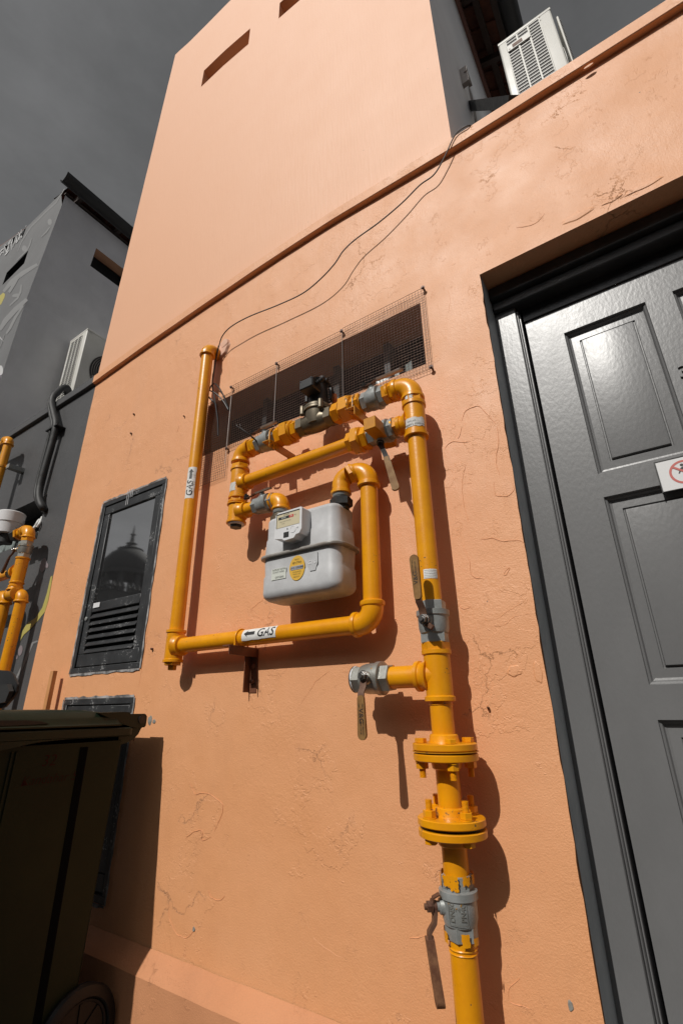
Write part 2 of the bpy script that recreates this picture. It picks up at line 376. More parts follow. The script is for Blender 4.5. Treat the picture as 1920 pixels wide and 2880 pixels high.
def patch(bm, f, u0, u1, v0, v1, w=.0005, nu=8, nv=10, rag=0.0, seed=0):
    g_ = []
    for i in range(nu+1):
        row = []
        for j in range(nv+1):
            u = u0+(u1-u0)*i/nu; v = v0+(v1-v0)*j/nv
            if rag and (i in (0, nu)): u += rag*noise.noise(Vector((j*1.7, seed, 0)))
            if rag and (j in (0, nv)): v += rag*noise.noise(Vector((i*1.7, seed, 5)))
            row.append(bm.verts.new(f(u, v, w)))
        g_.append(row)
    for i in range(nu):
        for j in range(nv): bm.faces.new((g_[i][j], g_[i+1][j], g_[i+1][j+1], g_[i][j+1]))

X_, Y_, Z_ = Vector((1, 0, 0)), Vector((0, 1, 0)), Vector((0, 0, 1))
# ================================================================== SETTING
bm = nb(); 
gx = [-60, -20, -8, -4, -2, 0, 2, 4, 8, 20, 60]; gy = [-60, -20, -8, -4, -2, -1, 0, 2, 8, 20, 60]
gv = [[bm.verts.new((x, y, 0)) for y in gy] for x in gx]
for i in range(len(gx)-1):
    for j in range(len(gy)-1): bm.faces.new((gv[i][j], gv[i+1][j], gv[i+1][j+1], gv[i][j+1]))
tag(finish(bm, 'ground', M['asphalt']), kind='structure')

# ================================================================== PINK SHOPHOUSE
def interp(x, tab):
    if x <= tab[0][0]: return tab[0][1]
    for (a, b), (c, d) in zip(tab, tab[1:]):
        if x <= c: return b+(d-b)*(x-a)/(c-a)
    return tab[-1][1]
ZB = [(-3.2, 3.318), (-3.1, 3.322), (-2.5, 3.360), (-1.9, 3.385), (-1.3, 3.397), (-.95, 3.393), (-.6, 3.370), (-.29, 3.350), (.3, 3.336), (.8, 3.33), (4, 3.33)]
zb = lambda x: interp(x, ZB)
ZT = [(-3.1, 7.50), (-2.96, 7.475), (-2.87, 7.44), (-2.125, 7.36), (-.3, 6.86)]
PXL = -3.085; BH = .068                      # left end of the pink wall, height of the string course
shop = thing('shophouse', (-1.6, 0, 0), 'salmon pink rendered shophouse back wall with a narrow stair tower and grey panelled door', 'building')
def lower(x, z):
    k = max(0, (z-2.75)/(3.34-2.75)); k = k*k*(3-2*k)
    dx = 0.0
    if abs(x+.295) < .012 and z < 2.62: dx = .0045*noise.noise(Vector((0, 4, z*6)))+.0035*noise.noise(Vector((0, 9, z*22)))
    if abs(x-PXL) < .01: dx = .006*noise.noise(Vector((0, 4, z*3)))
    return x+dx, z + (zb(x)-3.34)*k
holes = [(-1.785, -.54, 2.31, 2.615), (-.295, .74, -.02, 2.611), (-2.642, -2.075, 1.30, 2.252), (-2.645, -2.085, .42, 1.15)]
bm = nb(); wallsheet(bm, (PXL, 3.2), (-.02, 3.34), 0.0, holes, .17, res=.035, amp=.0022, xf=lower)
finish(bm, 'wall', M['pink'], shop)
# room behind the vent slot
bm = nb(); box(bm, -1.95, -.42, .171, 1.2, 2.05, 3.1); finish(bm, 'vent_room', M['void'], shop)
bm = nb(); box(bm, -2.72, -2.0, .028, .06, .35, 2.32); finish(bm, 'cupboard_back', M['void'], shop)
# the string course / parapet coping, bent as the old wall is
def course(name, x0, x1, m, par, back=.30):
    bm = nb(); n = max(2, int((x1-x0)/.06)); prof = []
    rings = []
    for i in range(n+1):
        x = x0+(x1-x0)*i/n; z = zb(x); j = .0018*noise.noise(Vector((x*5, 0, 1)))
        rings.append([bm.verts.new(q) for q in ((x, -.0005, z), (x, -.0235+j, z), (x, -.0265+j, z+.003), (x, -.0265+j, z+BH-.006), (x, -.021+j, z+BH), (x, back, z+BH), (x, back, z-.4), (x, .003, z-.4))])
    for a, b in zip(rings, rings[1:]):
        for k in range(8): bm.faces.new((a[k], a[(k+1) % 8], b[(k+1) % 8], b[k]))
    bm.faces.new(rings[0][::-1]); bm.faces.new(rings[-1])
    return finish(bm, name, m, par, smooth=30)
course('string_course', PXL, 3.2, M['pink'], shop, .14)
# stair tower
def tower_xf(x, z):
    t = (z-3.39)/(7.4-3.39); lo = zb(x)+BH; hi = interp(x, ZT)
    k = max(0, min(1, (-1.9-x)/1.19)); return x+k*t*.125, lo+(hi-lo)*t
bm = nb(); wallsheet(bm, (PXL, -.318), (3.39, 7.4), -.002, [(-2.415, -1.79, 6.232, 6.486), (-1.463, -.86, 6.225, 6.48)], .16, res=.08, amp=.0012, xf=tower_xf)
finish(bm, 'stair_tower', M['pink_tower'], shop)
bm = nb()
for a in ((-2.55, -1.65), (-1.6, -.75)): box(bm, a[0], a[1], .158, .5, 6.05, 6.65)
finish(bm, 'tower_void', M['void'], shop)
bm = nb()
v = [bm.verts.new(q) for q in ((-.318, -.002, 3.30), (-.318, 4.2, 3.30), (-.318, 4.2, 6.78), (-.318, -.002, 6.86))]; bm.faces.new(v)
finish(bm, 'tower_side_wall', M['grey_side'], shop)
bm = nb()
v = [bm.verts.new(q) for q in ((-3.08, .0, 3.30), (-3.08, 4.2, 3.30), (-2.96, 4.2, 7.47), (-2.96, .0, 7.47))]; bm.faces.new(v)
v = [bm.verts.new(q) for q in ((-3.08, 4.2, 3.30), (-.318, 4.2, 3.30), (-.318, 4.2, 6.78), (-2.96, 4.2, 7.47))]; bm.faces.new(v)
finish(bm, 'tower_far_wall', M['grey_side'], shop)
def tiled_eave(par, xa, za, xb_, zb_, y0, y1, gut_r=.075, board=True):
    """sloping tiled roof edge from (xa,za) down to (xb_,zb_), running along y, with gutter"""
    sl = Vector((xb_-xa, 0, zb_-za)); ln = sl.length; d = sl.normalized(); up = Vector((-d.z, 0, d.x)); up = up if up.z > 0 else -up
    gy0 = y0; y0 = max(y0, .03)
    bm = nb(); k = 0; y = y0+.08
    while y < y1:
        for s in range(int((ln-.02)/.19)):
            a = Vector((xa, y, za))+d*(s*.19)+up*(.03+.012*(s % 2)); b = a+d*.235-up*.010
            xx = Vector((0, 1, 0)); rr = []
            for q in (a, b):
                rr.append([bm.verts.new(q+xx*math.cos(t)*.097+up*math.sin(t)*.055) for t in [PI*i/8 for i in range(9)]])
                rr.append([bm.verts.new(q+xx*math.cos(t)*.084+up*math.sin(t)*.040) for t in [PI*i/8 for i in range(9)]])
            for i in range(8):
                bm.faces.new((rr[0][i], rr[0][i+1], rr[2][i+1], rr[2][i])); bm.faces.new((rr[1][i], rr[3][i], rr[3][i+1], rr[1][i+1]))
                bm.faces.new((rr[2][i], rr[2][i+1], rr[3][i+1], rr[3][i])); bm.faces.new((rr[0][i], rr[1][i], rr[1][i+1], rr[0][i+1]))
        y += .185
    rf = finish(bm, 'roof_tiles', M['tile'], par)
    bm = nb(); y = y0+.12
    while y < y1:
        c = Vector((xa, y, za))+d*(ln/2)-up*.05; obox(bm, c, d, Y_, up, ln, .045, .07); y += .52
    for s in (.25, .55, .85):
        c = Vector((xa, (y0+y1)/2, za))+d*(ln*s)-up*.005; obox(bm, c, d, Y_, up, .05, y1-y0, .022)
    finish(bm, 'rafters', M['timber'], par)
    bm = nb(); g_ = Vector((xb_, 0, zb_))+d*.03-Z_*.005; rr = []
    for y in (gy0-.02, y1):
        o1 = [Vector((g_.x, y, g_.z))+Vector((math.cos(t), 0, math.sin(t)))*gut_r for t in [PI+PI*i/10 for i in range(11)]]
        o2 = [Vector((g_.x, y, g_.z))+Vector((math.cos(t), 0, math.sin(t)))*(gut_r-.006) for t in [2*PI-PI*i/10 for i in range(11)]]
        rr.append([bm.verts.new(q) for q in o1+o2])
    for i in range(22): bm.faces.new((rr[0][i], rr[0][(i+1) % 22], rr[1][(i+1) % 22], rr[1][i]))
    for q in rr: bm.faces.new(q)
    finish(bm, 'gutter', M['gutter'], par)
    return rf
def roof_deck(par, pts, y0, y1, th, m):
    bm = nb(); a = [bm.verts.new((x, y0, z)) for x, z in pts]+[bm.verts.new((x, y0, z+th)) for x, z in pts[::-1]]
    b = [bm.verts.new((q.co.x, y1, q.co.z)) for q in a]; n = len(a)
    bm.faces.new(a); bm.faces.new(b[::-1])
    for i in range(n): bm.faces.new((a[i], a[(i+1) % n], b[(i+1) % n], b[i]))
    return finish(bm, 'roof', m, par, smooth=0)
roof_deck(shop, [(-2.99, 7.482), (-2.125, 7.372), (-.3, 6.875)], .03, 4.2, .06, M['tile'])
tiled_eave(shop, -.42, 6.86, .02, 6.68, .35, 4.2)
bm = nb(); box(bm, -.316, -.285, .3, 4.2, 6.60, 6.79); finish(bm, 'verge_board', M['redboard'], shop)
# flat roof slab between the towers and behind the parapet
bm = nb(); box(bm, -5.2, 3.2, .1405, 4.5, 3.10, 3.215); finish(bm, 'flat_roof', M['roofslab'], shop)
# battered plinth
bm = nb(); rings = []
for i in range(60):
    x = PXL+(-.295-PXL)*i/59; j = .003*noise.noise(Vector((x*6, 2, 0)))
    rings.append([bm.verts.new(q) for q in ((x, -.0025, .328+j), (x, -.012, .320+j), (x, -.050+j, .281), (x, -.056+j, .272), (x, -.058, -.01), (x, -.0025, -.01))])
for a, b in zip(rings, rings[1:]):
    for k in range(5): bm.faces.new((a[k], a[k+1], b[k+1], b[k]))
bm.faces.new(rings[-1])
finish(bm, 'plinth', M['pink_dirty'], shop, smooth=30)
# little steel brackets on the tower's grey side
bm = nb()
c = W(1297, 222, -.8)
d = ((1297-960)/FPX*_r-(222-1440)/FPX*_u+_f); q = CAM+d*(-.318/d.x)
obox(bm, q+Vector((.02, 0, 0)), X_, Y_, Z_, .05, .03, .16); obox(bm, q+Vector((.035, .03, .03)), X_, Y_, Z_, .02, .10, .03)
finish(bm, 'steel_stub', M['wire_bright'], shop)
# chips, nails and rawl holes in the plaster
bm = nb()
for px_, py_, s in ((378, 1166, .012), (370, 1220, .013), (519, 1172, .008), (429, 1826, .012), (1373, 1992, .008)):
    q = W(px_, py_, .001); lathe(bm, q, (0.2, -1, .1), [(0, s*.5), (.010, s*.42), (.014, 0)], 7)
finish(bm, 'nail_stub', M['rust'], shop)
bm = nb()
q = W(1372, 2853, .001)
def blob(bm, q, sx, sz, th, seed, n=18):
    c0 = bm.verts.new(q-Y_*th*1.2); ring = []
    for i in range(n):
        a = 2*PI*i/n; r_ = 1+.35*noise.noise(Vector((math.cos(a)*1.3, math.sin(a)*1.3, seed)))
        ring.append((bm.verts.new(q+Vector((math.cos(a)*sx*r_, 0, math.sin(a)*sz*r_))), bm.verts.new(q+Vector((math.cos(a)*sx*r_*.8, -th, math.sin(a)*sz*r_*.8)))))
    for i in range(n):
        a, b = ring[i], ring[(i+1) % n]; bm.faces.new((a[0], b[0], b[1], a[1])); bm.faces.new((a[1], b[1], c0))
blob(bm, W(422, 2026, .0), .016, .020, .003, 3); blob(bm, W(434, 2030, 0), .012, .009, .003, 5); blob(bm, W(1604, 2830, 0), .006, .010, .002, 8); blob(bm, W(545, 2615, 0), .006, .007, .002, 9)
finish(bm, 'cement_chip', M['plaster_bare'], shop)
bm = nb(); blob(bm, W(628, 985, 0), .05, .055, .012, 2, 26); blob(bm, W(636, 968, 0), .035, .03, .015, 6, 20); finish(bm, 'mortar_collar', M['plainpink'], shop)

# ---- service cupboard doors let into the wall
def cupboard(x0, x1, z0, z1, split):
    bm = nb(); t = .028; y = -.004
    for a in ((x0, x1, z1-t, z1), (x0, x1, z0, z0+t)): box(bm, a[0], a[1], y, .03, a[2], a[3], .002)
    for a in ((x0, x0+t), (x1-t, x1)): box(bm, a[0], a[1], y+.0006, .03, z0+t-.001, z1-t+.001, .002)
    fr = finish(bm, 'cupboard_frame', M['cup'], shop)
    bm = nb()                               # pale ragged plaster edge round the frame
    def edge(p, q, n_):
        k = 40; ra = []
        for i in range(k+1):
            c = Vector(p).lerp(Vector(q), i/k); wd = .010+.006*noise.noise(Vector((i*.45, n_[0]*3, n_[1]*5+x0)))
            ra.append((bm.verts.new(c+Vector((0, -.0025, 0))), bm.verts.new(c+Vector((n_[0]*max(wd, .002), -.0030, n_[1]*max(wd, .002))))))
        for a, b in zip(ra, ra[1:]): bm.faces.new((a[0], a[1], b[1], b[0]))
    edge((x0, -.002, z0), (x0, -.002, z1), (-1, 0)); edge((x1, -.002, z0), (x1, -.002, z1), (1, 0)); edge((x0, -.002, z1), (x1, -.002, z1), (0, 1)); edge((x0, -.002, z0), (x1, -.002, z0), (0, -1))
    finish(bm, 'plaster_edge', M['cup_pale'], shop, smooth=0)
    bm = nb(); a0, a1, b0, b1 = x0+t+.004, x1-t-.004, z0+t+.004, z1-t-.004; s = .052
    for a in ((a0, a1, b1-s, b1), (a0, a1, b0, b0+s*1.25)): box(bm, a[0], a[1], .001, .024, a[2], a[3], .003)
    for a in ((a0, a0+s), (a1-s, a1)): box(bm, a[0], a[1], .0016, .0235, b0+s*1.25-.001, b1-s+.001, .003)
    if split: box(bm, a0+s, a1-s, .002, .022, split, split+.05, .003)
    else: box(bm, a0+s, a1-s, .006, .02, b0+s, b1-s, .002)
    dr = finish(bm, 'cupboard_door', M['cup'], shop)
    if split:
        bm = nb(); box(bm, a0+s, a1-s, .012, .016, split+.05, b1-s); finish(bm, 'glass_pane', M['glass'], dr)
        bm = nb(); n = 6; lo = b0+s*1.25; dz = (split-lo)/n
        for i in range(n):
            zz = lo+dz*i
            obox(bm, Vector(((a0+a1)/2, .009, zz+dz*.52)), X_, Vector((0, math.cos(R(-38)), math.sin(R(-38)))), Vector((0, -math.sin(R(-38)), math.cos(R(-38)))), a1-a0-2*s, .003, dz*1.0)
            box(bm, a0+s, a1-s, -.004, .0, zz+dz*.02, zz+dz*.16, .001)
        finish(bm, 'louvre_slats', M['cup'], dr)
        bm = nb(); lathe(bm, (a0+.018, .002, split-.03), (0, -1, 0), [(0, .011), (.006, .011), (.008, .007), (.009, .0)], 18); finish(bm, 'lock', M['steel2'], dr)
        bm = nb(); q = W(271, 1704, 0); box(bm, q.x-.026, q.x+.034, -.0030, -.0004, q.z-.010, q.z+.016); finish(bm, 'small_white_notice', M['white'], dr)
        bm = nb()
        for i, (px_, py_) in enumerate(((360, 1383), (365, 1381), (370, 1379), (375, 1377))):
            q = W(px_, py_, .004); box(bm, q.x-.0015, q.x+.0015, -.0055, -.0042, q.z-.045-(.04 if i < 2 else 0), q.z+.012)
        finish(bm, 'paint_drips', M['white'], fr)
    return dr
cupboard(-2.655, -2.062, 1.287, 2.264, 1.60)
cupboard(-2.660, -2.070, .40, 1.163, None)

# ---- vent slot contents and the wire screens over it
bm = nb()
for (xa, xb2, h, y, tl) in ((-1.20, -1.13, .10, .10, .3), (-1.02, -.985, .075, .07, -.2), (-.80, -.745, .085, .085, .25), (-.655, -.62, .09, .06, -.3), (-1.44, -1.39, .07, .11, .2), (-.72, -.70, .12, .1, .1)):
    obox(bm, Vector(((xa+xb2)/2, y, 2.31+h/2)), Vector((math.cos(tl), math.sin(tl), 0)), Vector((-math.sin(tl), math.cos(tl), 0)), Z_, xb2-xa, .004, h)
finish(bm, 'dusty_glass_pieces', M['glassblock'], shop)
bm = nb(); box(bm, -1.783, -.542, .004, .169, 2.3085, 2.3135); finish(bm, 'added_dusty_sill', M['timber'], shop)  # dark plate added over the dusty sill, cuts bounce onto the slot ceiling
bm = nb(); box(bm, -1.785, -.54, .155, .17, 2.31, 2.40); 
for x in (-1.5, -1.05, -.78): box(bm, x, x+.03, .12, .165, 2.31, 2.613)
finish(bm, 'inner_bars', M['gutter'], shop)
def screen(x0, x1, z0, z1, step=.0127, y=-.010, bright=0.0, seed=1, sag=.004):
    bm = nb(); rnd = random.Random(seed); wr = .00075
    def wire(p, q):
        p, q = Vector(p), Vector(q); n = 8; pts = []
        for i in range(n+1):
            c = p.lerp(q, i/n); c.y += sag*noise.noise(Vector((c.x*9, c.z*9, seed))); pts.append(c)
        sweep(bm, pts, wr, 3, cap=False)
    k = int((x1-x0)/step)
    for i in range(1, k):
        x = x0+(x1-x0)*i/k; wire((x, y, z0), (x+rnd.uniform(-.001, .001), y, z1))
    k = int((z1-z0)/step)
    for i in range(1, k):
        z = z0+(z1-z0)*i/k; wire((x0, y-.001, z), (x1, y-.001, z+rnd.uniform(-.001, .001)))
    s = finish(bm, 'wire_mesh', M['wire'], scr)
    return s
scr = thing('vent_screen', (-1.2, 0, 2.285), 'rusty square wire mesh screen bolted over the long dark vent slot behind the pipes', 'screen')
screen(-1.600, -1.291, 2.282, 2.660, seed=1); screen(-1.290, -.912, 2.276, 2.664, seed=2); screen(-.908, -.515, 2.268, 2.672, seed=3); screen(-1.86, -1.592, 2.13, 2.62, seed=4, sag=.008, y=-.013)
bm = nb()
def rod(bm, pts, r=.0011): sweep(bm, [Vector(q) for q in pts], r, 6)
for x0, x1, z0, z1 in ((-1.600, -1.291, 2.282, 2.660), (-1.290, -.912, 2.276, 2.664), (-.908, -.515, 2.268, 2.672), (-1.86, -1.592, 2.13, 2.62)):
    rod(bm, [(x0, -.012, z0), (x1, -.012, z0), (x1, -.012, z1), (x0, -.012, z1), (x0, -.012, z0)])
finish(bm, 'screen_edge', M['wire'], scr)
bm = nb()
for x in (-1.291, -.910, -1.594): rod(bm, [(x, -.0165, 2.30 if x > -1.5 else 2.2), (x+.002, -.0165, 2.655 if x > -1.5 else 2.59)], .0010)
finish(bm, 'support_rod', M['wire_bright'], scr)
for x, z in ((-.516, 2.272), (-.911, 2.655), (-1.291, 2.655), (-1.600, 2.65), (-1.594, 2.285), (-.516, 2.668)):
    bm = nb(); lathe(bm, (x, 0, z), (0, -1, 0), [(0, .004), (.016, .004), (.016, .009), (.0175, .009), (.018, .005), (.023, .005), (.023, .0)], 12); finish(bm, 'screw', M['wire'], scr)

# ---- door: frame, leaf, raised panels
YD = .170
bm = nb()
box(bm, -.2945, -.216, .130, .20, -.01, 2.54, .003); box(bm, -.2165, -.2095, .139, .22, -.01, 2.50, .003); box(bm, -.2100, -.2045, .150, .22, -.01, 2.49, .0015)
box(bm, .635, .738, .130, .20, -.01, 2.54, .003)
dfr = finish(bm, 'door_frame', M['door'], shop)
bm = nb()
box(bm, -.2935, .738, .085, .20, 2.556, 2.609, .004); box(bm, -.2925, .737, .108, .20, 2.512, 2.5555, .005); box(bm, -.2, .636, .163, .20, 2.455, 2.512, .002)
finish(bm, 'door_head', M['door_dark'], shop)
bm = nb()
v = [bm.verts.new(q) for q in ((-.2925, .002, -.01), (-.2925, .131, -.01), (-.2925, .131, 2.609), (-.2925, .002, 2.609))]
bmesh.ops.subdivide_edges(bm, edges=[bm.edges.new((v[i], v[(i+1) % 4])) for i in range(4)], cuts=0) if False else None
bm.faces.new(v); finish(bm, 'door_jamb_paint', M['jamb'], shop, smooth=0)
cols = ((-.080, .179), (.249, .508)); rows = ((1.772, 2.345), (1.147, 1.698), (.45, 1.068))
bm = nb(); wallsheet(bm, (-.1955, .635), (.01, 2.458), YD, [(a, b, c, d) for a, b in cols for c, d in rows], .03, res=.12, reveal=False)
v = [bm.verts.new(q) for q in ((-.1955, YD, .01), (-.1955, YD+.04, .01), (-.1955, YD+.04, 2.458), (-.1955, YD, 2.458))]; bm.faces.new(v)
door = finish(bm, 'door', M['door'], shop, smooth=0)
for a, b in cols:
    for c, d in rows:
        bm = nb(); ps = [(0, 0), (.003, .0), (.005, .007), (.010, .010), (.014, .0185), (.020, .020), (.044, .0180), (.0455, .0225), (.049, .0225), (.0515, .0125), (.057, .0115)]
        rr = [[bm.verts.new((x, YD+dp, z)) for x, z in ((a+i_, c+i_), (b-i_, c+i_), (b-i_, d-i_), (a+i_, d-i_))] for i_, dp in ps]
        for p_, q_ in zip(rr, rr[1:]):
            for k in range(4): bm.faces.new((p_[k], p_[(k+1) % 4], q_[(k+1) % 4], q_[k]))
        bm.faces.new(rr[-1]); finish(bm, 'door_panel', M['door'], door, smooth=18)
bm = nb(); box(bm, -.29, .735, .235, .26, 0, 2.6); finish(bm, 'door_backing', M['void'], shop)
# house number and notice screwed to the door
num = thing('house_number', (.208, YD, 2.04), 'raised grey digit of the house number on the door mullion', 'house number')
bm = nb(); text_on(bm, '3', .062, lambda u, v, w_: Vector((.212+u, YD-.0032-w_, 2.040+v)), ext=.003, bold=.0012)
finish(bm, 'digit', M['door'], num)
sg = thing('no_entry_sign', (.16, YD, 1.72), 'white plate with a red barred circle over a walking figure on the grey door', 'sign')
bm = nb(); box(bm, .073, .273, .1600, .1640, 1.668, 1.762, .001); finish(bm, 'plate', M['sign_white'], sg)
bm = nb(); box(bm, .0715, .0745, .1580, .1695, 1.665, 1.765); box(bm, .0715, .2745, .1590, .1695, 1.7625, 1.7650); finish(bm, 'sign_holder', M['dark_iron'], sg)
cx, cz, rr_ = .1365, 1.716, .0365
bm = nb(); n = 48; ri = []
for i in range(n):
    a = 2*PI*i/n; ri.append([bm.verts.new((cx+math.cos(a)*r2, .1594, cz+math.sin(a)*r2)) for r2 in (rr_, rr_-.0062)])
for i in range(n): bm.faces.new((ri[i][0], ri[(i+1) % n][0], ri[(i+1) % n][1], ri[i][1]))
d_ = Vector((1, 0, -.86)).normalized(); e_ = Vector((.86, 0, 1)).normalized(); c_ = Vector((cx, .1586, cz))
bm.faces.new([bm.verts.new(c_+d_*s1*.0325+e_*s2*.0029) for s1, s2 in ((-1,-1),(1,-1),(1,1),(-1,1))])
finish(bm, 'prohibition_ring', M['sign_red'], sg, smooth=0)
bm = nb()
def flat(bm, pts, y=.1592): bm.faces.new([bm.verts.new((cx+u*.001, y, cz+v*.001)) for u, v in pts])
flat(bm, [(-2+5*math.cos(a)*.9, 22+5*math.sin(a)*.8) for a in [2*PI*i/16 for i in range(16)]])
flat(bm, [(-8, 12), (-3, 16), (4, 16.5), (3, 5), (4, -1), (-3, 0), (-3, 8)]); flat(bm, [(3, 15.5), (6.5, 16), (17, 4), (15, 2), (4, 11)]); flat(bm, [(-8, 11.8), (-5, 9), (-12, -3), (-15, -2)])
flat(bm, [(-3, -0.3), (2, -.3), (3, -10), (0, -25), (-4, -25), (-2, -10)]); flat(bm, [(2.5, -1.3), (4, -1.3), (10, -10), (15, -22), (11, -23), (6, -12)])
finish(bm, 'walking_figure', M['ink'], sg, smooth=0)

# ================================================================== GREY NEIGHBOUR HOUSE
nbr = thing('neighbour_house', (-6, 0, 0), 'dark grey neighbouring shophouse with murals on its stair tower, left of the pink wall', 'building')
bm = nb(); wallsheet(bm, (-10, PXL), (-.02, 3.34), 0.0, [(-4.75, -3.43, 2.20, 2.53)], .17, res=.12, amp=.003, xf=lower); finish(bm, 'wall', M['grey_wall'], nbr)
bm = nb(); box(bm, -4.9, -3.3, .171, 1.0, 1.9, 3.0); finish(bm, 'vent_room', M['void'], nbr)
course('string_course', -10, PXL-.0004, M['grey_wall'], nbr, .14)
bm = nb()
for x in (-3.6, -3.75, -3.95, -4.1): obox(bm, Vector((x, .05, 2.25)), Vector((.9, .3, .1)).normalized(), Vector((-.3, .9, 0)).normalized(), Z_, .08, .03, .09, .01)
finish(bm, 'rubble_in_slot', M['glassblock'], nbr)
# tower with mural
XR = lambda z: interp(z, [(3.3, -5.16), (5.4, -5.12), (6.77, -4.93), (7.1, -4.90)])
rl = [W(184, 530), W(133, 583), W(73, 640), W(0, 692)]
bm = nb(); zs_ = [3.39, 4.37, 5.41, 6.1, 6.3, 6.5, 6.77]
hx0, hx1, hz0, hz1 = -6.19, -5.61, 6.255, 6.478
xs_ = [-10, -6.6, hx0, hx1, None]
grid = [[bm.verts.new((XR(z) if x is None else x, 0, z)) for x in xs_] for z in [3.39, 4.37, 5.41, hz0, hz1, 6.77]]
for j in range(5):
    for i in range(4):
        if i == 2 and j == 3: continue
        bm.faces.new((grid[j][i], grid[j][i+1], grid[j+1][i+1], grid[j+1][i]))
top = [bm.verts.new((-10, 0, 8.9)), bm.verts.new((rl[3].x, 0, rl[3].z)), bm.verts.new((rl[2].x, 0, rl[2].z)), bm.verts.new((rl[0].x-.1, 0, rl[0].z))]
bm.faces.new([grid[5][0], grid[5][1], grid[5][2], grid[5][3], grid[5][4], top[3], top[2], top[1], top[0]])
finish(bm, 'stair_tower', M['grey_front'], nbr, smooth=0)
bm = nb(); box(bm, hx0-.15, hx1+.15, .15, .6, hz0-.1, hz1+.1)
v = [(hx0, hz0), (hx1, hz0), (hx1, hz1), (hx0, hz1)]
for i in range(4):
    a, b = v[i], v[(i+1) % 4]; bm.faces.new([bm.verts.new(q) for q in ((a[0], 0, a[1]), (b[0], 0, b[1]), (b[0], .151, b[1]), (a[0], .151, a[1]))])
finish(bm, 'slit_window', M['void'], nbr, smooth=0)
bm = nb(); ys = [0, .49, 1.35, 4.2]; zz = [3.2, 4.37, 5.41, 6.28, 6.565, 6.93]
gr = [[bm.verts.new((XR(z), y, z)) for y in ys] for z in zz]
for j in range(5):
    for i in range(3):
        if i == 1 and j == 3: continue
        bm.faces.new((gr[j][i], gr[j][i+1], gr[j+1][i+1], gr[j+1][i]))
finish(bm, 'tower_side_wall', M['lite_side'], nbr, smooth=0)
bm = nb(); a = [(XR(6.28), .49, 6.28), (XR(6.28), 1.35, 6.28), (XR(6.565), 1.35, 6.565), (XR(6.565), .49, 6.565)]
for i in range(4):
    p_, q_ = a[i], a[(i+1) % 4]; bm.faces.new([bm.verts.new(k) for k in (p_, q_, (q_[0]-.14, q_[1], q_[2]), (p_[0]-.14, p_[1], p_[2]))])
finish(bm, 'side_opening', M['slot'], nbr, smooth=0)
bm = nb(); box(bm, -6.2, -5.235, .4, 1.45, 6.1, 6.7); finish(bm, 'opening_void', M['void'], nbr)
gp = W(181, 500)
tiled_eave(nbr, -5.35, 7.21, -4.80, 7.04, -.09, 4.2, gut_r=.085)
roof_deck(nbr, [(-10, 8.93), (rl[3].x, rl[3].z+.02), (rl[2].x, rl[2].z+.02), (-5.2, 7.12)], .02, 4.2, .05, M['tile'])
# murals: flat paint on the tower front and the lower wall
def daub(name, m, shapes, y=-.0014, par=nbr, o=0.0):
    bm = nb()
    for k, sh in enumerate(shapes):
        q = [W(a, b, o) for a, b in sh]; bm.faces.new([bm.verts.new((v.x, y-.0002*k, v.z)) for v in q])
    return finish(bm, name, m, par, smooth=0)
def stroke(pts, wd):
    L1, L2 = [], []
    for i, (x, y) in enumerate(pts):
        x0, y0 = pts[max(0, i-1)]; x1, y1 = pts[min(len(pts)-1, i+1)]; l = math.hypot(x1-x0, y1-y0) or 1
        nx, ny = -(y1-y0)/l, (x1-x0)/l; k = wd*(.35+.65*math.sin(PI*(i+.5)/len(pts)))/2; L1.append((x+nx*k, y+ny*k)); L2.append((x-nx*k, y-ny*k))
    return L1+L2[::-1]
def oval(cx, cy, rx, ry, n=20, rot=0): return [(cx+rx*math.cos(t)*math.cos(rot)-ry*math.sin(t)*math.sin(rot), cy+rx*math.cos(t)*math.sin(rot)+ry*math.sin(t)*math.cos(rot)) for t in [2*PI*i/n for i in range(n)]]
def N(x, y): return x/3.795, 480+y/3.795
daub('mural_shape', M['mural_w'], [oval(*N(532, 545), 6, 9), oval(*N(262, 830), 7, 9), oval(*N(172, 1330), 11, 5, rot=-.2),
     stroke([N(690, 190), N(600, 340), N(480, 450), N(330, 600), N(230, 760), N(190, 860)], 3.5), stroke([N(400, 1000), N(250, 1090), N(130, 1180), N(40, 1290)], 13),
     stroke([N(230, 1215), N(222, 1290), N(190, 1360), N(105, 1440)], 6), stroke([N(290, 1370), N(170, 1480), N(60, 1600), N(0, 1700)], 15), stroke([N(250, 1440), N(170, 1560), N(110, 1680), N(70, 1740)], 8),
     stroke([N(340, 720), N(320, 790), N(290, 850), N(180, 960)], 4), stroke([N(535, 600), N(500, 650), N(445, 705)], 4), stroke([N(50, 1750), N(20, 1840), N(0, 1890)], 3), stroke([N(205, 1120), N(150, 1210), N(100, 1300)], 10)])
daub('mural_shape', M['mural_l'], [oval(*N(8, 2130), 7, 14), stroke([N(40, 1820), N(10, 1790), N(0, 1770)], 2)])
daub('mural_shape', M['mural_y'], [[N(0, 1330), N(35, 1300), N(55, 1315), N(50, 1350), N(15, 1420), N(0, 1435)]])
tg = [[(10, 905), (20, 875), (45, 870)], [(45, 880), (60, 790), (75, 870), (100, 760)], [(90, 850), (118, 740), (128, 845)], [(120, 800), (150, 720), (142, 815), (175, 700)], [(165, 780), (190, 680), (180, 770), (215, 690), (200, 660)], [(210, 740), (235, 630), (228, 720), (270, 615), (240, 700), (285, 585)], [(55, 905), (75, 885), (100, 850)], [(0, 880), (20, 850), (45, 830)]]
sh = []
for s_ in tg: sh.append(stroke([N(*q) for q in spline([Vector((a, b, 0)) for a, b in s_], 5) and [(q.x, q.y) for q in spline([Vector((a, b, 0)) for a, b in s_], 5)]], 2.6))
daub('graffiti_tag', M['mural_l'], sh, y=-.006)
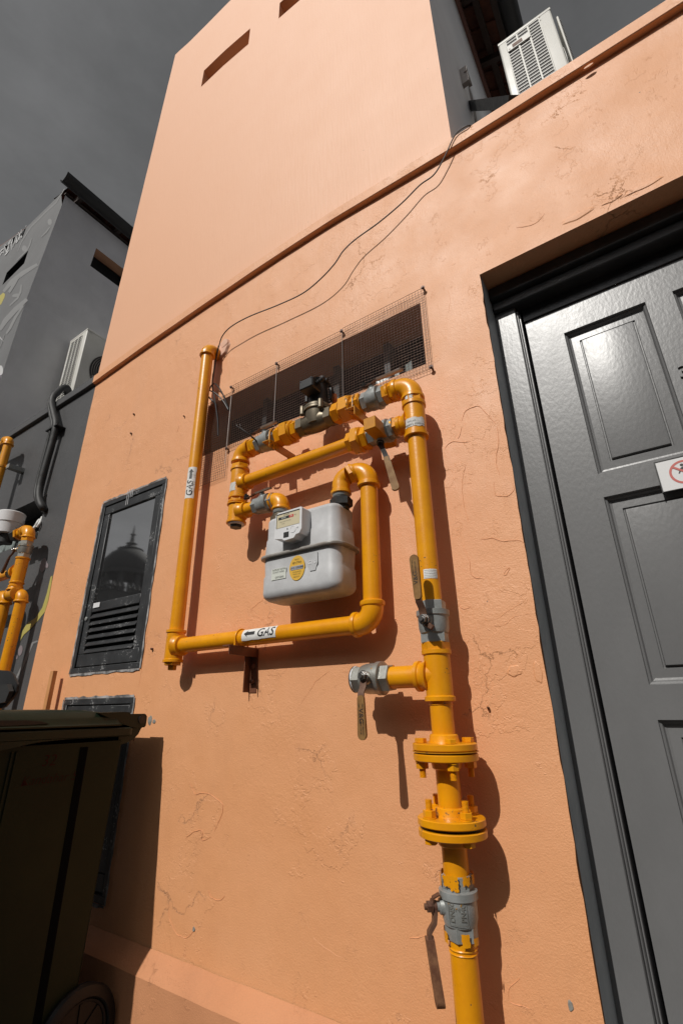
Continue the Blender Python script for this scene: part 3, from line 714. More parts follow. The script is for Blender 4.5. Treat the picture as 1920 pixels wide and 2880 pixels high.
def Q(x, y): return x/2.8, 1180+y/2.8
daub('mural_shape', M['mural_y'], [[Q(415, 1228), Q(405, 1300), Q(380, 1430), Q(355, 1515), Q(300, 1585), Q(240, 1650), Q(190, 1695), Q(160, 1745), Q(165, 1690), Q(210, 1610), Q(285, 1560), Q(335, 1480), Q(370, 1370), Q(400, 1240)]])
daub('mural_shape', M['mural_p'], [oval(*Q(342, 1145), 9, 20, rot=.25), oval(*Q(372, 1150), 4, 7), oval(*Q(162, 1820), 6, 15, rot=.2), oval(*Q(134, 1872), 3, 6)])
daub('mural_shape', M['mural_w'], [stroke([Q(300, 1745), Q(260, 1760), Q(235, 1810), Q(200, 1900), Q(150, 2000), Q(110, 2080)], 7)])

# ================================================================== ACROSS THE LANE (behind the camera; it shades the lane)
def far_house(x0, x1, y, h, hue):
    t = thing('terrace_house', ((x0+x1)/2, y, 0), 'shaded shophouse of a terrace across the lane behind the viewer', 'house', 'terrace houses across the lane')
    hs_ = []
    n = 3; wd = (x1-x0)/n
    for k in range(n):
        for z in (.9, 3.9): hs_.append((x0+wd*k+wd*.25, x0+wd*k+wd*.75, z, z+1.6))
    bm = nb(); wallsheet(bm, (x0, x1), (0, h), 0.0, hs_, .15, res=1.2)
    bmesh.ops.rotate(bm, verts=bm.verts, cent=((x0+x1)/2, 0, 0), matrix=Matrix.Rotation(PI, 3, 'Z')); bmesh.ops.translate(bm, verts=bm.verts, vec=(0, y, 0))
    finish(bm, 'wall', hue, t, smooth=0)
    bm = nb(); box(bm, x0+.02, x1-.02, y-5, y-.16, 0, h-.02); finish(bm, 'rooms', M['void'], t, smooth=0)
    bm = nb(); plate(bm, [(x0, y+.35, h-.05), (x0, y-2.6, h+.8), (x0, y-5.4, h-.05), (x0, y-5.4, h-.17), (x0, y-2.6, h+.66), (x0, y+.35, h-.17)], X_, x1-x0); finish(bm, 'roof', M['tile'], t, smooth=0)
for k, hue in enumerate(('grey_front', 'roofslab', 'grey_front', 'roofslab')): far_house(-13+6.2*k, -13+6.2*k+6.15, -9.2, 6.4, M[hue])
# ridges and lifted edges of old plaster repairs on the pink wall, where the photo shows them
def ridge(pts, r=.0008):
    bm = nb(); s_ = spline([W(a, b, 0) for a, b in pts], 6); q = [Vector((v.x+.004*noise.noise(v*40), -.0002, v.z+.004*noise.noise(v*40+Vector((9, 0, 0))))) for v in s_]
    n = len(q); sweep(bm, q, [r*(.35+.65*math.sin(PI*(i+.5)/n))*(1+.5*noise.noise(v*90)) for i, v in enumerate(q)], 6)
    finish(bm, 'plaster_ridge', M['pink'], shop)
E5 = lambda x, y: (1200+x/2.1778, 600+y/2.1778)
L1_ = lambda x, y: (x/2.24, 1900+y/2.24)
for z_ in ([E(1180, 670), E(1230, 640), E(1300, 620), E(1400, 560), E(1480, 520), E(1560, 490)], [E(1180, 672), E(1330, 682), E(1420, 620), E(1500, 600), E(1560, 590)],
           [E(1350, 300), E(1390, 250), E(1375, 300), E(1350, 308)], [E(1060, 850), E(1085, 800), E(1110, 760)], [E(1050, 80), E(1090, 190), E(1110, 290), E(1150, 330), E(1200, 340)],
           [E5(210, 1270), E5(240, 1210), E5(310, 1180), E5(360, 1220), E5(420, 1290)], [E5(190, 1380), E5(215, 1310)], [E5(110, 1440), E5(150, 1400), E5(220, 1405), E5(270, 1390)],
           [E5(410, 1640), E5(420, 1720), E5(480, 1735), E5(530, 1700), E5(525, 1650)], [E5(430, 1300), E5(440, 1400), E5(425, 1500), E5(440, 1600)], [E5(240, 1540), E5(215, 1650), E5(230, 1800), E5(260, 1900)],
           [E5(330, 2000), E5(400, 1990), E5(470, 2010), E5(560, 2000), E5(600, 2030)], [E5(130, 820), E5(110, 700), E5(140, 560), E5(130, 470)],
           [B(820, 1590), B(880, 1570), B(940, 1490), B(980, 1430), B(1060, 1370), B(1110, 1400)], [B(370, 600), B(360, 660), B(380, 700)], [B(580, 1000), B(600, 970), B(650, 930), B(680, 860)], [B(230, 1460), B(290, 1450), B(350, 1470), B(400, 1380)],
           [L1_(1195, 670), L1_(1230, 750), L1_(1290, 740), L1_(1390, 800), L1_(1400, 870), L1_(1350, 980)], [L1_(1090, 1600), L1_(1130, 1640), L1_(1180, 1650), L1_(1230, 1600)], [L1_(1060, 1440), L1_(1070, 1540), L1_(1095, 1610)],
           [L1_(1310, 1350), L1_(1330, 1400), L1_(1380, 1420), L1_(1415, 1390)], [L1_(1170, 1030), L1_(1210, 990), L1_(1270, 980), L1_(1270, 1040), L1_(1330, 1020)], [L1_(990, 530), L1_(1040, 500), L1_(1080, 450), L1_(1085, 430)],
           [F(160, 1630), F(200, 1625), F(290, 1610)], [F(1000, 2160), F(1080, 2200), F(1180, 2230)], [F(990, 2150), F(1010, 2060), F(1090, 1960)], [(850, 2560), (870, 2620), (905, 2660), (950, 2690), (985, 2700)], [(930, 2450), (960, 2470), (1000, 2500), (1020, 2540)],
           [(1030, 1720), (1100, 1735), (1130, 1760)], [(447, 1598), (436, 1660), (425, 1720), (414, 1790), (402, 1860), (391, 1930)], [(1290, 1700), (1300, 1712), (1322, 1708)], [(500, 1180), (503, 1200), (498, 1215)], [(1450, 640), (1500, 630), (1530, 600)]):
    ridge(z_)
# peeled paint above the door head and a rough patch beside the riser
bm = nb()
blob(bm, W(1622, 607, 0), .050, .016, .0022, 12, 30); blob(bm, W(1810, 522, 0), .055, .012, .0022, 14, 30); blob(bm, W(1720, 560, 0), .03, .010, .0015, 15, 24); blob(bm, W(1447, 1888, 0), .020, .016, .0020, 17, 26); blob(bm, W(1512, 1890, 0), .012, .03, .0018, 18, 24); blob(bm, W(1655, 188, .02), .02, .006, .006, 19, 16)
finish(bm, 'peeling_paint', M['pink'], shop, smooth=0)
# ================================================================== GAS PIPEWORK
PR = .0302                                   # 2-inch pipe
def yv(X, o, Z): return Vector((X, -o, Z))
def pipe(par, p0, p1, r=PR, m='yellow', name='pipe'):
    bm = nb(); cyl(bm, p0, p1, r, 40); return finish(bm, name, M[m], par)
def elbow(par, c, d1, d2, Rr=.052, r=.0355, m='yellow', collar=.018, cr=.0405, c1=True, c2=True):
    """cast elbow with its corner at c, legs along d1 and d2, beaded collars at both mouths"""
    c, d1, d2 = Vector(c), Vector(d1).normalized(), Vector(d2).normalized()
    bm = nb(); pts = []; ctr = c+(d1+d2)*Rr
    for i in range(15):
        a = PI/2*i/14; pts.append(ctr-d2*Rr*math.cos(a)-d1*Rr*math.sin(a))
    pts = [c+d1*(Rr+collar)]+pts+[c+d2*(Rr+collar)]
    sweep(bm, pts, r, 40)
    for d, on in ((d1, c1), (d2, c2)):
        if on: lathe(bm, c+d*(Rr+.001), d, [(0, r), (.003, cr-.001), (.007, cr), (collar-.003, cr), (collar, cr-.003), (collar, PR)], 40)
    return finish(bm, 'elbow', M[m], par)
def tee(par, c, ax, br, h=.055, hb=.058, r=.0365, cr=.0410, rb=None, m='yellow', bead=.011):
    c, ax, br = Vector(c), Vector(ax).normalized(), Vector(br).normalized(); bm = nb(); rb = rb or r
    lathe(bm, c-ax*h, ax, [(0, cr-.003), (.001, cr), (bead, cr), (bead+.003, r), (2*h-bead-.003, r), (2*h-bead, cr), (2*h-.001, cr), (2*h, cr-.003)], 44)
    k = cr-r; lathe(bm, c, br, [(0, rb), (hb-bead-.003, rb), (hb-bead, rb+k), (hb-.001, rb+k), (hb, rb+k-.003)], 40)
    # cast fillet where the branch leaves the run
    lathe(bm, c, br, [(r*.62, rb+.012), (r*.85, rb+.006), (r*1.05, rb+.0015), (r*1.25, rb)], 40)
    return finish(bm, 'tee', M[m], par)
def hexfit(par, p0, p1, r=.039, m='yellow', name='hex_fitting', rot=0.0):
    bm = nb(); hexn(bm, p0, p1, r, rot); return finish(bm, name, M[m], par, smooth=20)
def ring(par, p, d, r0, r1, l, m='yellow', name='collar'):
    bm = nb(); lathe(bm, p, d, [(0, r0), (.002, r1), (l-.002, r1), (l, r0)], 40); return finish(bm, name, M[m], par)
def weld(bm, p, d, r, a=.0022, seed=0):
    x, y, d = frame(d); pts = [Vector(p)+(x*math.cos(t)+y*math.sin(t))*(r+.0005)+d*(.0012*noise.noise(Vector((math.cos(t)*2, math.sin(t)*2, seed)))) for t in [2*PI*i/36 for i in range(36)]]
    sweep(bm, pts, a, 6, closed=True)
def union(par, p, d, l=.105, m='yellow'):
    """threaded union along d: small hex, large nut, mid hex"""
    p, d = Vector(p), Vector(d).normalized(); bm = nb()
    cyl(bm, p, p+d*l, .033, 36); hexn(bm, p+d*l*.03, p+d*l*.25, .0415, .2); lathe(bm, p+d*l*.26, d, [(0, .040), (.004, .045), (.008, .045)], 36)
    hexn(bm, p+d*l*.34, p+d*l*.66, .0545, .45); lathe(bm, p+d*l*.66, d, [(0, .049), (.003, .0485), (.006, .042)], 36)
    hexn(bm, p+d*l*.72, p+d*l*.98, .0435, .1)
    return finish(bm, 'union', M[m], par, smooth=24)
def lever(par, piv, stem, lay, ln, m='lever', off=.018, w0=.020, wdt=.027, text=None, rot=0.0, th=.007):
    """flat bent handle: hub at piv, plate normal = stem, reaching along lay; jogs outward by off"""
    piv, stem, lay = Vector(piv), Vector(stem).normalized(), Vector(lay).normalized(); side = stem.cross(lay)
    pts = [piv-lay*.010, piv+lay*.012, piv+lay*.030+stem*off*.25, piv+lay*.045+stem*off*.9, piv+lay*.056+stem*off]
    bm = nb(); ribbon(bm, pts+[piv+lay*.075+stem*off], [.020, .022, w0, w0, w0, w0], side, th*.5)
    lathe(bm, piv-stem*.006, stem, [(0, .012), (.010, .012)], 18)
    hd = finish(bm, 'lever', M['rust'], par, smooth=30)
    bm = nb(); k = 10; st = .052; pl = piv+stem*off; out = []
    for t in range(k+1):
        a = PI*t/k; out.append(pl+lay*(ln-wdt*.5+math.sin(a)*wdt*.5)+side*math.cos(a)*wdt*.5)
    out += [pl+lay*(st+.006)-side*wdt*.40, pl+lay*st-side*wdt*.2, pl+lay*st+side*wdt*.2, pl+lay*(st+.006)+side*wdt*.40]
    plate(bm, [q-stem*th/2 for q in out], stem, th)
    bmesh.ops.bevel(bm, geom=[e for e in bm.edges if len(e.link_faces) == 2 and e.calc_face_angle(0) > 1.2], offset=.0016, segments=2, affect='EDGES')
    sl_ = finish(bm, 'lever_sleeve', M[m], hd)
    if text:
        bm = nb(); base = pl+stem*.0039
        for s_, sz, along, ac in text:
            text_on(bm, s_, sz, lambda u, v, w_: base+lay*(along+u)+side*(ac+v)+stem*.0002)
        finish(bm, 'lettering', M['ink'], hd, smooth=0)
    return hd
def nut(par, p, d, r=.011, l=.010, m='bolt'):
    p, d = Vector(p), Vector(d).normalized(); bm = nb()
    hexn(bm, p, p+d*l, r, .3, .001); cyl(bm, p+d*l*.9, p+d*(l+.006), r*.5, 14); lathe(bm, p-d*.002, d, [(0, r*1.25), (.002, r*1.25)], 18)
    return finish(bm, 'stem_nut', M[m], par, smooth=25)
def ballvalve(par, c, ax, stem, l=.105, r=.041, m='steel2', sl_=.062):
    c, ax, stem = Vector(c), Vector(ax).normalized(), Vector(stem).normalized(); bm = nb()
    hexn(bm, c-ax*l*.5, c-ax*l*.26, r*.93, .1); hexn(bm, c+ax*l*.27, c+ax*l*.5, r*.93, .1)
    lathe(bm, c-ax*l*.30, ax, [(0, r*.8), (.004, r*.92), (l*.14, r*1.0), (l*.42, r*1.02), (l*.44, r*1.10), (l*.56, r*1.10), (l*.58, r*.9)], 40)
    v = finish(bm, 'ball_valve', M[m], par, smooth=24)
    bm = nb(); lathe(bm, c, stem, [(r*.7, .022), (r*1.05, .0165), (sl_*.78, .0155), (sl_*.80, .011), (sl_, .011)], 24)
    cyl(bm, c+stem*sl_*.9, c+stem*(sl_+.006), .0075, 16); finish(bm, 'stem', M[m], v)
    return v
def ubolt(par, c, ax, down, r=PR, wire=.0042, leg=.052, m='yellow2', name='u_bolt'):
    c, ax, down = Vector(c), Vector(ax).normalized(), Vector(down).normalized(); s = ax.cross(down); rr = r+wire
    pts = [c+s*rr+down*leg]+[c+s*rr*math.cos(a)-down*rr*math.sin(a) for a in [PI*i/14 for i in range(15)]]+[c-s*rr+down*leg]
    bm = nb(); sweep(bm, pts, wire, 10); return finish(bm, name, M[m], par)
def wallarm(par, x, z, reach, m, w_=.040, h=.032, th=.004, plate_h=.15, name='bracket_arm'):
    """angle-iron arm standing out of the wall"""
    bm = nb(); box(bm, x-w_/2, x+w_/2, -reach, -.001, z-th, z, .0006); box(bm, x+w_/2-th, x+w_/2, -reach+.0002, -.001, z-h, z-th+.0004, .0006)
    return finish(bm, name, M[m], par, smooth=0)

gas = thing('gas_pipework', (-.555, -.105, 0), 'yellow painted gas riser and pipe loops round the grey meter on the pink wall', 'gas pipes')
XRr, OR = -.556, .105
RZ = lambda p, o=.130: W(*p, o).z
XL = lambda z: -.5595+(2.1-z)*.0075          # the riser leans a touch
rp = lambda z, dx=0: yv(XL(z), OR, z)
ZT_, ZBY = 2.157, 2.003
# --- riser, from the top elbow down
elbow(gas, yv(XL(2.157), OR, ZT_), (-1, 0, 0), (0, 0, -1), Rr=.050)
z1 = ZT_-.050-.018
hexfit(gas, rp(z1+.002), rp(z1-.017), .040)
z_t0, z_t1 = z1-.016, RZ(Cc(1390, 470))
tb = tee(gas, rp((z_t0+z_t1)/2-.0), (0, 0, -1), (-1, 0, 0), h=(z_t0-z_t1)/2, hb=.062, rb=.031, bead=.013)
tee_c = (z_t0+z_t1)/2; ZBY = tee_c+.0
z_v0 = RZ(E(838, 485)); z_v1 = RZ(E(838, 800))
pipe(gas, rp(z_t1+.004), rp(z_v0-.004))
vc = rp((z_v0+z_v1)/2)
v1 = ballvalve(gas, vc, (0, 0, 1), (-.05, -1, 0), l=z_v0-z_v1, r=.0425)
tag(v1, 'steel ball valve with an upright yellow-brown lever')
lever(v1, vc+Vector((.006, -.078, -.003)), (-.05, -1, .0), (-.04, 0, 1), .180, text=(('V&G', .019, .112, 0.0), ('EN331 Ball Valve', .0055, .145, .006), ('DN50-CWP', .0055, .145, -.003)), rot=1)
nut(v1, vc+Vector((.006, -.080, -.003)), (-.05, -1, 0), .0125)
bm = nb(); obox(bm, vc+Vector((.014, -.072, -.018)), Vector((.8, 0, -.6)), Vector((0, 1, 0)), Vector((.6, 0, .8)), .035, .010, .014, .002); finish(bm, 'stop_lug', M['rust'], v1)
z_n = RZ(E(845, 852)); hexfit(gas, rp(z_v1+.002), rp(z_n-.002), .0395, rot=.2)
z_a, z_b = z_n, RZ(E(873, 1188)); zc = RZ(E(860, 1040)); 
tee(gas, rp(zc), (0, 0, -1), (-1, 0, 0), h=max(z_a-zc, zc-z_b), hb=.062)
z_tb = zc-max(z_a-zc, zc-z_b)
# left stub with its valve and cap
xs0, xs1 = XL(zc)-.060, W(*E(500, 1050), .13).x
pipe(gas, yv(xs0+.004, OR, zc), yv(xs1-.004, OR, zc), .0305)
xv1 = W(*E(232, 1060), .13).x
v2c = yv((xs1+xv1)/2, OR, zc)
v2 = ballvalve(gas, v2c, (1, 0, 0), (0, -1, .0), l=xs1-xv1, r=.0430, m='steel'); tag(v2, 'bright ball valve capped in black with a hanging lever')
bm = nb(); lathe(bm, yv(xv1, OR, zc), (-1, 0, 0), [(0, .038), (.003, .0385), (.005, .036), (.008, .030), (.010, .012), (.016, .008), (.019, 0)], 30); finish(bm, 'end_cap', M['black'], v2)
bm = nb(); lathe(bm, yv(xv1+.004, OR, zc), (-1, 0, 0), [(0, .0375), (.0025, .0385), (.0045, .0375)], 30); finish(bm, 'thread_tape', M['white'], v2)
pv = v2c+Vector((.004, -.066, .004))
lever(v2, pv, (0, -1, 0), (.02, 0, -1), .165, text=(('V&G', .020, .105, 0.0), ('EN331 Approved', .0055, .133, .006), ('DN50 CWP 40', .0055, .133, -.002), ('ON', .006, .078, .006), ('OFF', .006, .078, -.006)), rot=1)
nut(v2, pv+Vector((0, -.002, 0)), (0, -1, 0), .0125)
# pipe to the flanges
z_f1 = RZ(E(925, 1545)); 
pipe(gas, rp(z_tb+.004), rp(z_f1-.02), .0302)
bm = nb(); weld(bm, rp(z_tb-.008), (0, 0, 1), PR, .0018, 2); weld(bm, rp(RZ(E(900, 1490))), (0, 0, 1), PR, .0024, 4); weld(bm, rp(RZ(E(900, 1500))), (0, 0, 1), PR+.001, .0020, 5)
weld(bm, rp(RZ(F(560, 1130))), (0, 0, 1), PR, .002, 7); finish(bm, 'weld_bead', M['yellow'], gas)
def flange(zt, zb_, up, seed, tilt=0.0):
    """bolted pair of flanges between zt and zb_, necks up and down"""
    mid = (zt+zb_)/2; th = .0175; fl = None
    zt, zb_ = mid+th+.0035, mid-th-.0035
    for s, zz in ((1, zt), (-1, zb_)):
        bm = nb(); d = Vector((tilt*s, 0, -s))
        lathe(bm, rp(zz+s*.020), (tilt*s, 0, -s), [(0, .0330), (.003, .0365), (.014, .0385), (.0200, .0405), (.0205, .0795), (.0225, .0822), (.0200+th-.002, .0825), (.0200+th, .0805)], 64)
        q = finish(bm, 'flange', M['yellow'], gas, smooth=30)
        fl = fl or q
    bm = nb(); lathe(bm, rp(mid+.0025), (tilt, 0, -1), [(0, .078), (.0005, .084 if seed == 1 else .076), (.0022, .084 if seed == 1 else .076), (.003, .05)], 64); finish(bm, 'gasket', M['yellow2' if seed == 1 else 'dark_iron'], fl)
    for k in range(4):
        a = R(45+90*k+(-8 if seed == 1 else 12)); c = rp(mid)+Vector((math.cos(a)*.0625, math.sin(a)*.0625, 0))
        hd, nn = (zt, zb_) if up else (zb_, zt); s = 1 if up else -1
        bm = nb(); hexn(bm, Vector((c.x, c.y, hd)), Vector((c.x, c.y, hd+s*.011)), .0150, a*3, .0012)
        hexn(bm, Vector((c.x, c.y, nn-s*.003)), Vector((c.x, c.y, nn-s*.0175)), .0155, a*5, .0012)
        lathe(bm, Vector((c.x, c.y, nn)), (0, 0, -s), [(0, .017), (.003, .017)], 24)
        tl = .036 if seed == 1 else .040; pr = [(.0, .0082)]; t = .012
        while t < tl: pr += [(t, .0085), (t+.0011, .0072), (t+.0022, .0085)]; t += .0026
        lathe(bm, Vector((c.x, c.y, nn)), (0, 0, -s), pr+[(t, .006)], 16)
        finish(bm, 'bolt', M['yellow'], fl, smooth=28)
    return zt, zb_
ft, fb = flange(W(*E(925, 1562), .185).z, W(*E(925, 1690), .185).z, True, 1, .0)
gt, gb = flange(W(*F(520, 625), .120).z, W(*F(530, 815), .185).z, False, 2, .0)
pipe(gas, rp(fb+.01), rp(gt-.01), .0292)
z_bv0 = RZ(F(565, 1120)); z_bv1 = RZ(F(615, 1690))
pipe(gas, rp(gb+.01), rp(z_bv0-.004), .0302)
bc = rp((z_bv0+z_bv1)/2+.002)
v3 = ballvalve(gas, bc, (0, 0, 1), (-.80, -.60, 0), l=z_bv0-z_bv1, r=.0405, m='steel2', sl_=.060); tag(v3, 'cast grey ball valve splashed with yellow paint, rusty lever hanging down')
sd = Vector((-.80, -.60, 0)).normalized()
lever(v3, bc+sd*.060, sd, (.17, -.06, -1), .172, m='rust2', off=.022, wdt=.026, th=.018)
nut(v3, bc+sd*.066, sd, .0125, m='rust')
bm = nb(); ribbon(bm, [bc+sd*.064, bc+sd*.066+Vector((.006, 0, .018)), bc+sd*.058+Vector((.014, 0, .026))], .018, sd.cross(Z_), .003); finish(bm, 'stop_tab', M['rust'], v3)
# raised cast lettering on the body, facing the street
f_ = cylmap(bc+Vector((0, 0, -.002)), (0, 0, 1), (.30, -1, 0), .0412)
bm = nb()
for s_, sz, v_, u_ in (('DN50', .0145, .0125, 0), ('2', .0145, 0.0, .006), ('PN40', .0145, -.0125, 0)): text_on(bm, s_, sz, lambda u, v, w_: f_(u+u_, v+v_, .0006+w_), cuts=1, ext=.0004, bold=.0003)
for a in ((-.024, .026, .0205, .0215), (-.024, .026, -.0215, -.0205), (-.024, -.023, -.0215, .0215), (.025, .026, -.0215, .0215)): patch(bm, f_, a[0], a[1], a[2], a[3], .0009, 6, 8)
finish(bm, 'cast_lettering', M['steel'], v3, smooth=0)
bm = nb()                                     # yellow paint runs over the valve's top hex
for k in range(9):
    a = 2*PI*k/9+.3*random.random(); dz = .012+.016*random.random(); f2 = cylmap(bc+Vector((0, 0, (z_bv0-z_bv1)/2)), (0, 0, 1), (math.cos(a), math.sin(a), 0), .0392)
    patch(bm, f2, -dz, .0035, -.009-.004*random.random(), .009, .0006, 8, 8, rag=.006, seed=k)
    f2 = cylmap(bc-Vector((0, 0, (z_bv0-z_bv1)/2)), (0, 0, 1), (math.cos(a+.4), math.sin(a+.4), 0), .0390)
    if k % 3: patch(bm, f2, -.003, dz*.8, -.009, .009, .0006, 6, 6, rag=.003, seed=k+20)
finish(bm, 'paint_runs', M['yellow'], v3)
pipe(gas, rp(z_bv1+.004), rp(-.05), .0305)
bm = nb(); weld(bm, rp(z_bv1-.012), (0, 0, 1), PR, .0022, 9); weld(bm, rp(z_bv1-.020), (0, 0, 1), PR, .0018, 3); finish(bm, 'weld_bead', M['yellow'], gas)
# --- upper train, right to left
ZU = ZT_; tp = lambda x, dz=0: yv(x, OR, ZU+dz)
def xa(u, v=None):                            # x of a place on the upper train seen at Cc(u, .)
    v = 580-.399*(u-165) if v is None else v
    return W(*Cc(u, v), .130).x
XSTK = -1.392
x = XL(2.157)-.068
hexfit(gas, tp(x+.003), tp(xa(1180)), .0385); ring(gas, tp(xa(1178)), (-1, 0, 0), .034, .0375, .012)
hexfit(gas, tp(xa(1176)+.001), tp(xa(1132)), .0395, rot=.3)
vr = ballvalve(gas, tp((xa(1135)+xa(975))/2), (1, 0, 0), (0, -.42, .91), l=xa(1135)-xa(975), r=.041, sl_=.050); st = Vector((0, -.42, .91)).normalized()
c = tp(-.738)+st*.056
lever(vr, c, st, (1, -.0, 0), .160, m='lever_grey', off=.008, wdt=.030); nut(vr, c+st*.002, st, .011, m='dark_iron')
union(gas, tp(xa(756)), (1, 0, 0), xa(968)-xa(756))
# solenoid valve
sx0, sx1 = xa(505), xa(752); scx = (sx0+sx1)/2+.006
sv_ = bm = nb(); hexn(bm, tp(sx0-.002), tp(sx0+.030), .041, .5); hexn(bm, tp(sx1-.030), tp(sx1+.002), .041, .5)
lathe(bm, tp(sx0+.025), (1, 0, 0), [(0, .034), (.02, .040), ((sx1-sx0)/2-.025, .043), (sx1-sx0-.07, .040), (sx1-sx0-.05, .034)], 36)
lathe(bm, tp(scx, -.02), (0, 0, 1), [(0, .042), (.03, .050), (.056, .0525), (.058, .059), (.066, .059), (.0672, .0575), (.0684, .059), (.076, .059), (.078, .055), (.086, .049), (.087, .02)], 48)
sol = finish(bm, 'solenoid_valve', M['bronze'], gas, smooth=26); tag(sol, 'bronze solenoid valve body under a black coil')
for k in range(4):
    a = R(45+90*k); q = tp(scx, 0)+Vector((math.cos(a)*.063, math.sin(a)*.063, 0)); bm = nb()
    lathe(bm, q+Z_*.022, (0, 0, 1), [(0, .008), (.002, .0105), (.036, .0105), (.040, .009), (.043, .0)], 20); finish(bm, 'lug_bolt', M['bronze'], sol)
bm = nb(); cb = tp(scx+.004, .066); ti = Vector((-.05, -.02, 1)).normalized()
lathe(bm, cb, ti, [(0, .042), (.006, .040), (.100, .040), (.113, .048), (.119, .034), (.120, 0)], 40)
for a in (R(205), R(300), R(20)):
    q = cb+Vector((math.cos(a)*.051, math.sin(a)*.051, .055)); obox(bm, q, Vector((math.cos(a), math.sin(a), 0)), Vector((-math.sin(a), math.cos(a), 0)), Z_, .010, .018, .055 if a < 4 else .03, .002)
coil = finish(bm, 'coil', M['black'], sol, smooth=30)
bm = nb(); q = W(*S(305, 290), .195); b1 = q+Vector((0, .030, 0)); obox(bm, b1, X_, Y_, Z_, .066, .060, .046, .004); 
obox(bm, (b1+cb+ti*.06)/2, X_, Y_, Z_, .05, .05, .04, .004)
cbx = finish(bm, 'connector_box', M['black'], sol, smooth=30)
for sx_ in (-1, 1):
    for sz_ in (-1, 1):
        bm = nb(); lathe(bm, b1+Vector((sx_*.026, -.030, sz_*.017)), (0, -1, 0), [(0, .0035), (.0016, .0035), (.0018, .0015)], 12); finish(bm, 'screw', M['ink'], cbx)
bm = nb(); p0 = b1+Vector((.034, 0, .004)); p3 = W(*S(700, 200), .12); p4 = W(*S(860, 360), .085); p5 = W(*S(925, 520), .070)
pts = spline([p0, p0+Vector((.022, .006, .016)), p3+Vector((-.01, 0, .008)), p3+Vector((.012, .01, -.006))], 12)
sweep(bm, pts, [.0085+.0016*(i % 3 == 0)-.0008*(i % 3 == 1) for i in range(len(pts))], 14); finish(bm, 'cable_gland', M['black'], sol)
bm = nb(); sweep(bm, spline([pts[-2], p4, p5, W(*S(935, 600), .066)], 10), .0042, 8); finish(bm, 'coil_cable', M['cable_black'], sol)
bm = nb(); pts = spline([W(*S(925, 545), .068), W(*S(945, 640), .062), W(*S(955, 730), .040), W(*S(905, 800), .028), W(*S(860, 815), .010)], 14)
sweep(bm, pts, [.0105+.0013*(i % 2) for i in range(len(pts))], 16, cap=False); finish(bm, 'flexible_conduit', M['orange_conduit'], sol)
union(gas, tp(xa(500)+.002), (-1, 0, 0), xa(500)-xa(338))
vlc = tp((xa(335)+xa(193))/2); vq = Vector((-1.305, vlc.y, vlc.z))+st*.056; vl = ballvalve(gas, vlc, (1, 0, 0), (0, -.42, .91), l=xa(335)-xa(193), r=.041, sl_=.050)
lever(vl, vq, st, (1, 0, 0), .138, m='lever_grey', off=.008, wdt=.030); nut(vl, vq+st*.002, st, .011, m='dark_iron')
hexfit(gas, tp(xa(196)), tp(XSTK+.066), .040, rot=.2)
elbow(gas, yv(XSTK, OR, ZU), (1, 0, 0), (0, 0, -1), Rr=.040)
# left stack
sp = lambda z: yv(XSTK+.002, OR, z)
z0 = ZU-.070; hexfit(gas, sp(z0+.002), sp(z0-.018), .0395, rot=.4)
tz = ZBY-.006; tee(gas, sp(tz), (0, 0, -1), (1, 0, 0), h=z0-.016-tz, hb=.056, rb=.032, bead=.010)
zl = tz-(z0-.016-tz); hexfit(gas, sp(zl+.002), sp(zl-.024), .0385)
ring(gas, sp(zl-.022), (0, 0, -1), .036, .0435, .008)
tz2 = 1.866; tee(gas, sp(tz2), (0, 0, -1), (1, 0, 0), h=max(.05, zl-.028-tz2), hb=.060, rb=.0305, bead=.008)
zb2 = tz2-max(.05, zl-.028-tz2)
bm = nb(); lathe(bm, sp(zb2+.002), (0, 0, -1), [(0, .034), (.008, .034), (.009, .030)], 30); finish(bm, 'thread_tape', M['white'], gas)
bm = nb(); hexn(bm, sp(zb2-.004), sp(zb2-.018), .026, .2); finish(bm, 'plug', M['dark_iron'], gas, smooth=20)
# bypass
x0 = XSTK+.056; x1 = W(*Cc(868, 565), OR+.022).x; bz = lambda x: tz+(ZBY-tz)*(x-x0)/(XRr-.06-x0)
bp = lambda x: yv(x, OR, bz(x))
pipe(gas, bp(x0-.004), bp(x1+.004), .0275)
xb1 = W(*Cc(1020, 500), OR+.022).x; dd = (bp(xb1)-bp(x1)).normalized()
union(gas, bp(x1), dd, xb1-x1)
xb2 = W(*Cc(1215, 425), OR+.022).x
bvc = bp((xb1+xb2)/2); vb = ballvalve(gas, bvc, (1, 0, 0), (0, -.35, -.94), l=xb2-xb1, r=.0385, m='steel2', sl_=.060)
bst = Vector((0, -.35, -.94)).normalized()
hexfit(gas, bp(xb2-.001), bp(XL(2)-.058), .036, rot=.4)
ring(gas, bp(xb2+.001), (-1, 0, 0), .033, .0385, .010, 'steel', 'valve_collar')
# lever of the bypass valve: down, then forward
h0 = bvc+bst*.055; h1 = W(*Cc(1165, 640), .175); h2 = W(*Cc(1238, 885), .185)
ld = (h2-h1).normalized(); hv = bm = nb(); ribbon(bm, [h0, h0+(h1-h0)*.35+Vector((0, .0, -.004)), h0+(h1-h0)*.7, h1, h1+ld*.02], [.022, .018, .018, .018, .018], X_, .0035)
hv = finish(bm, 'lever', M['dark_iron'], vb)
bm = nb(); side = Vector((1, .35, 0)).normalized(); side = (side-ld*side.dot(ld)).normalized(); nn = ld.cross(side); out = []
ln_ = (h2-h1).length
for t in range(9):
    a = PI*t/8; out.append(h1+ld*(ln_-.011+math.sin(a)*.011)+side*math.cos(a)*.012)
out += [h1-side*.010, h1+side*.010]; plate(bm, [q-nn*.004 for q in out], nn, .008); finish(bm, 'lever_sleeve', M['lever'], hv, smooth=30)
nut(vb, bvc+bst*.056, bst, .011, m='dark_iron')
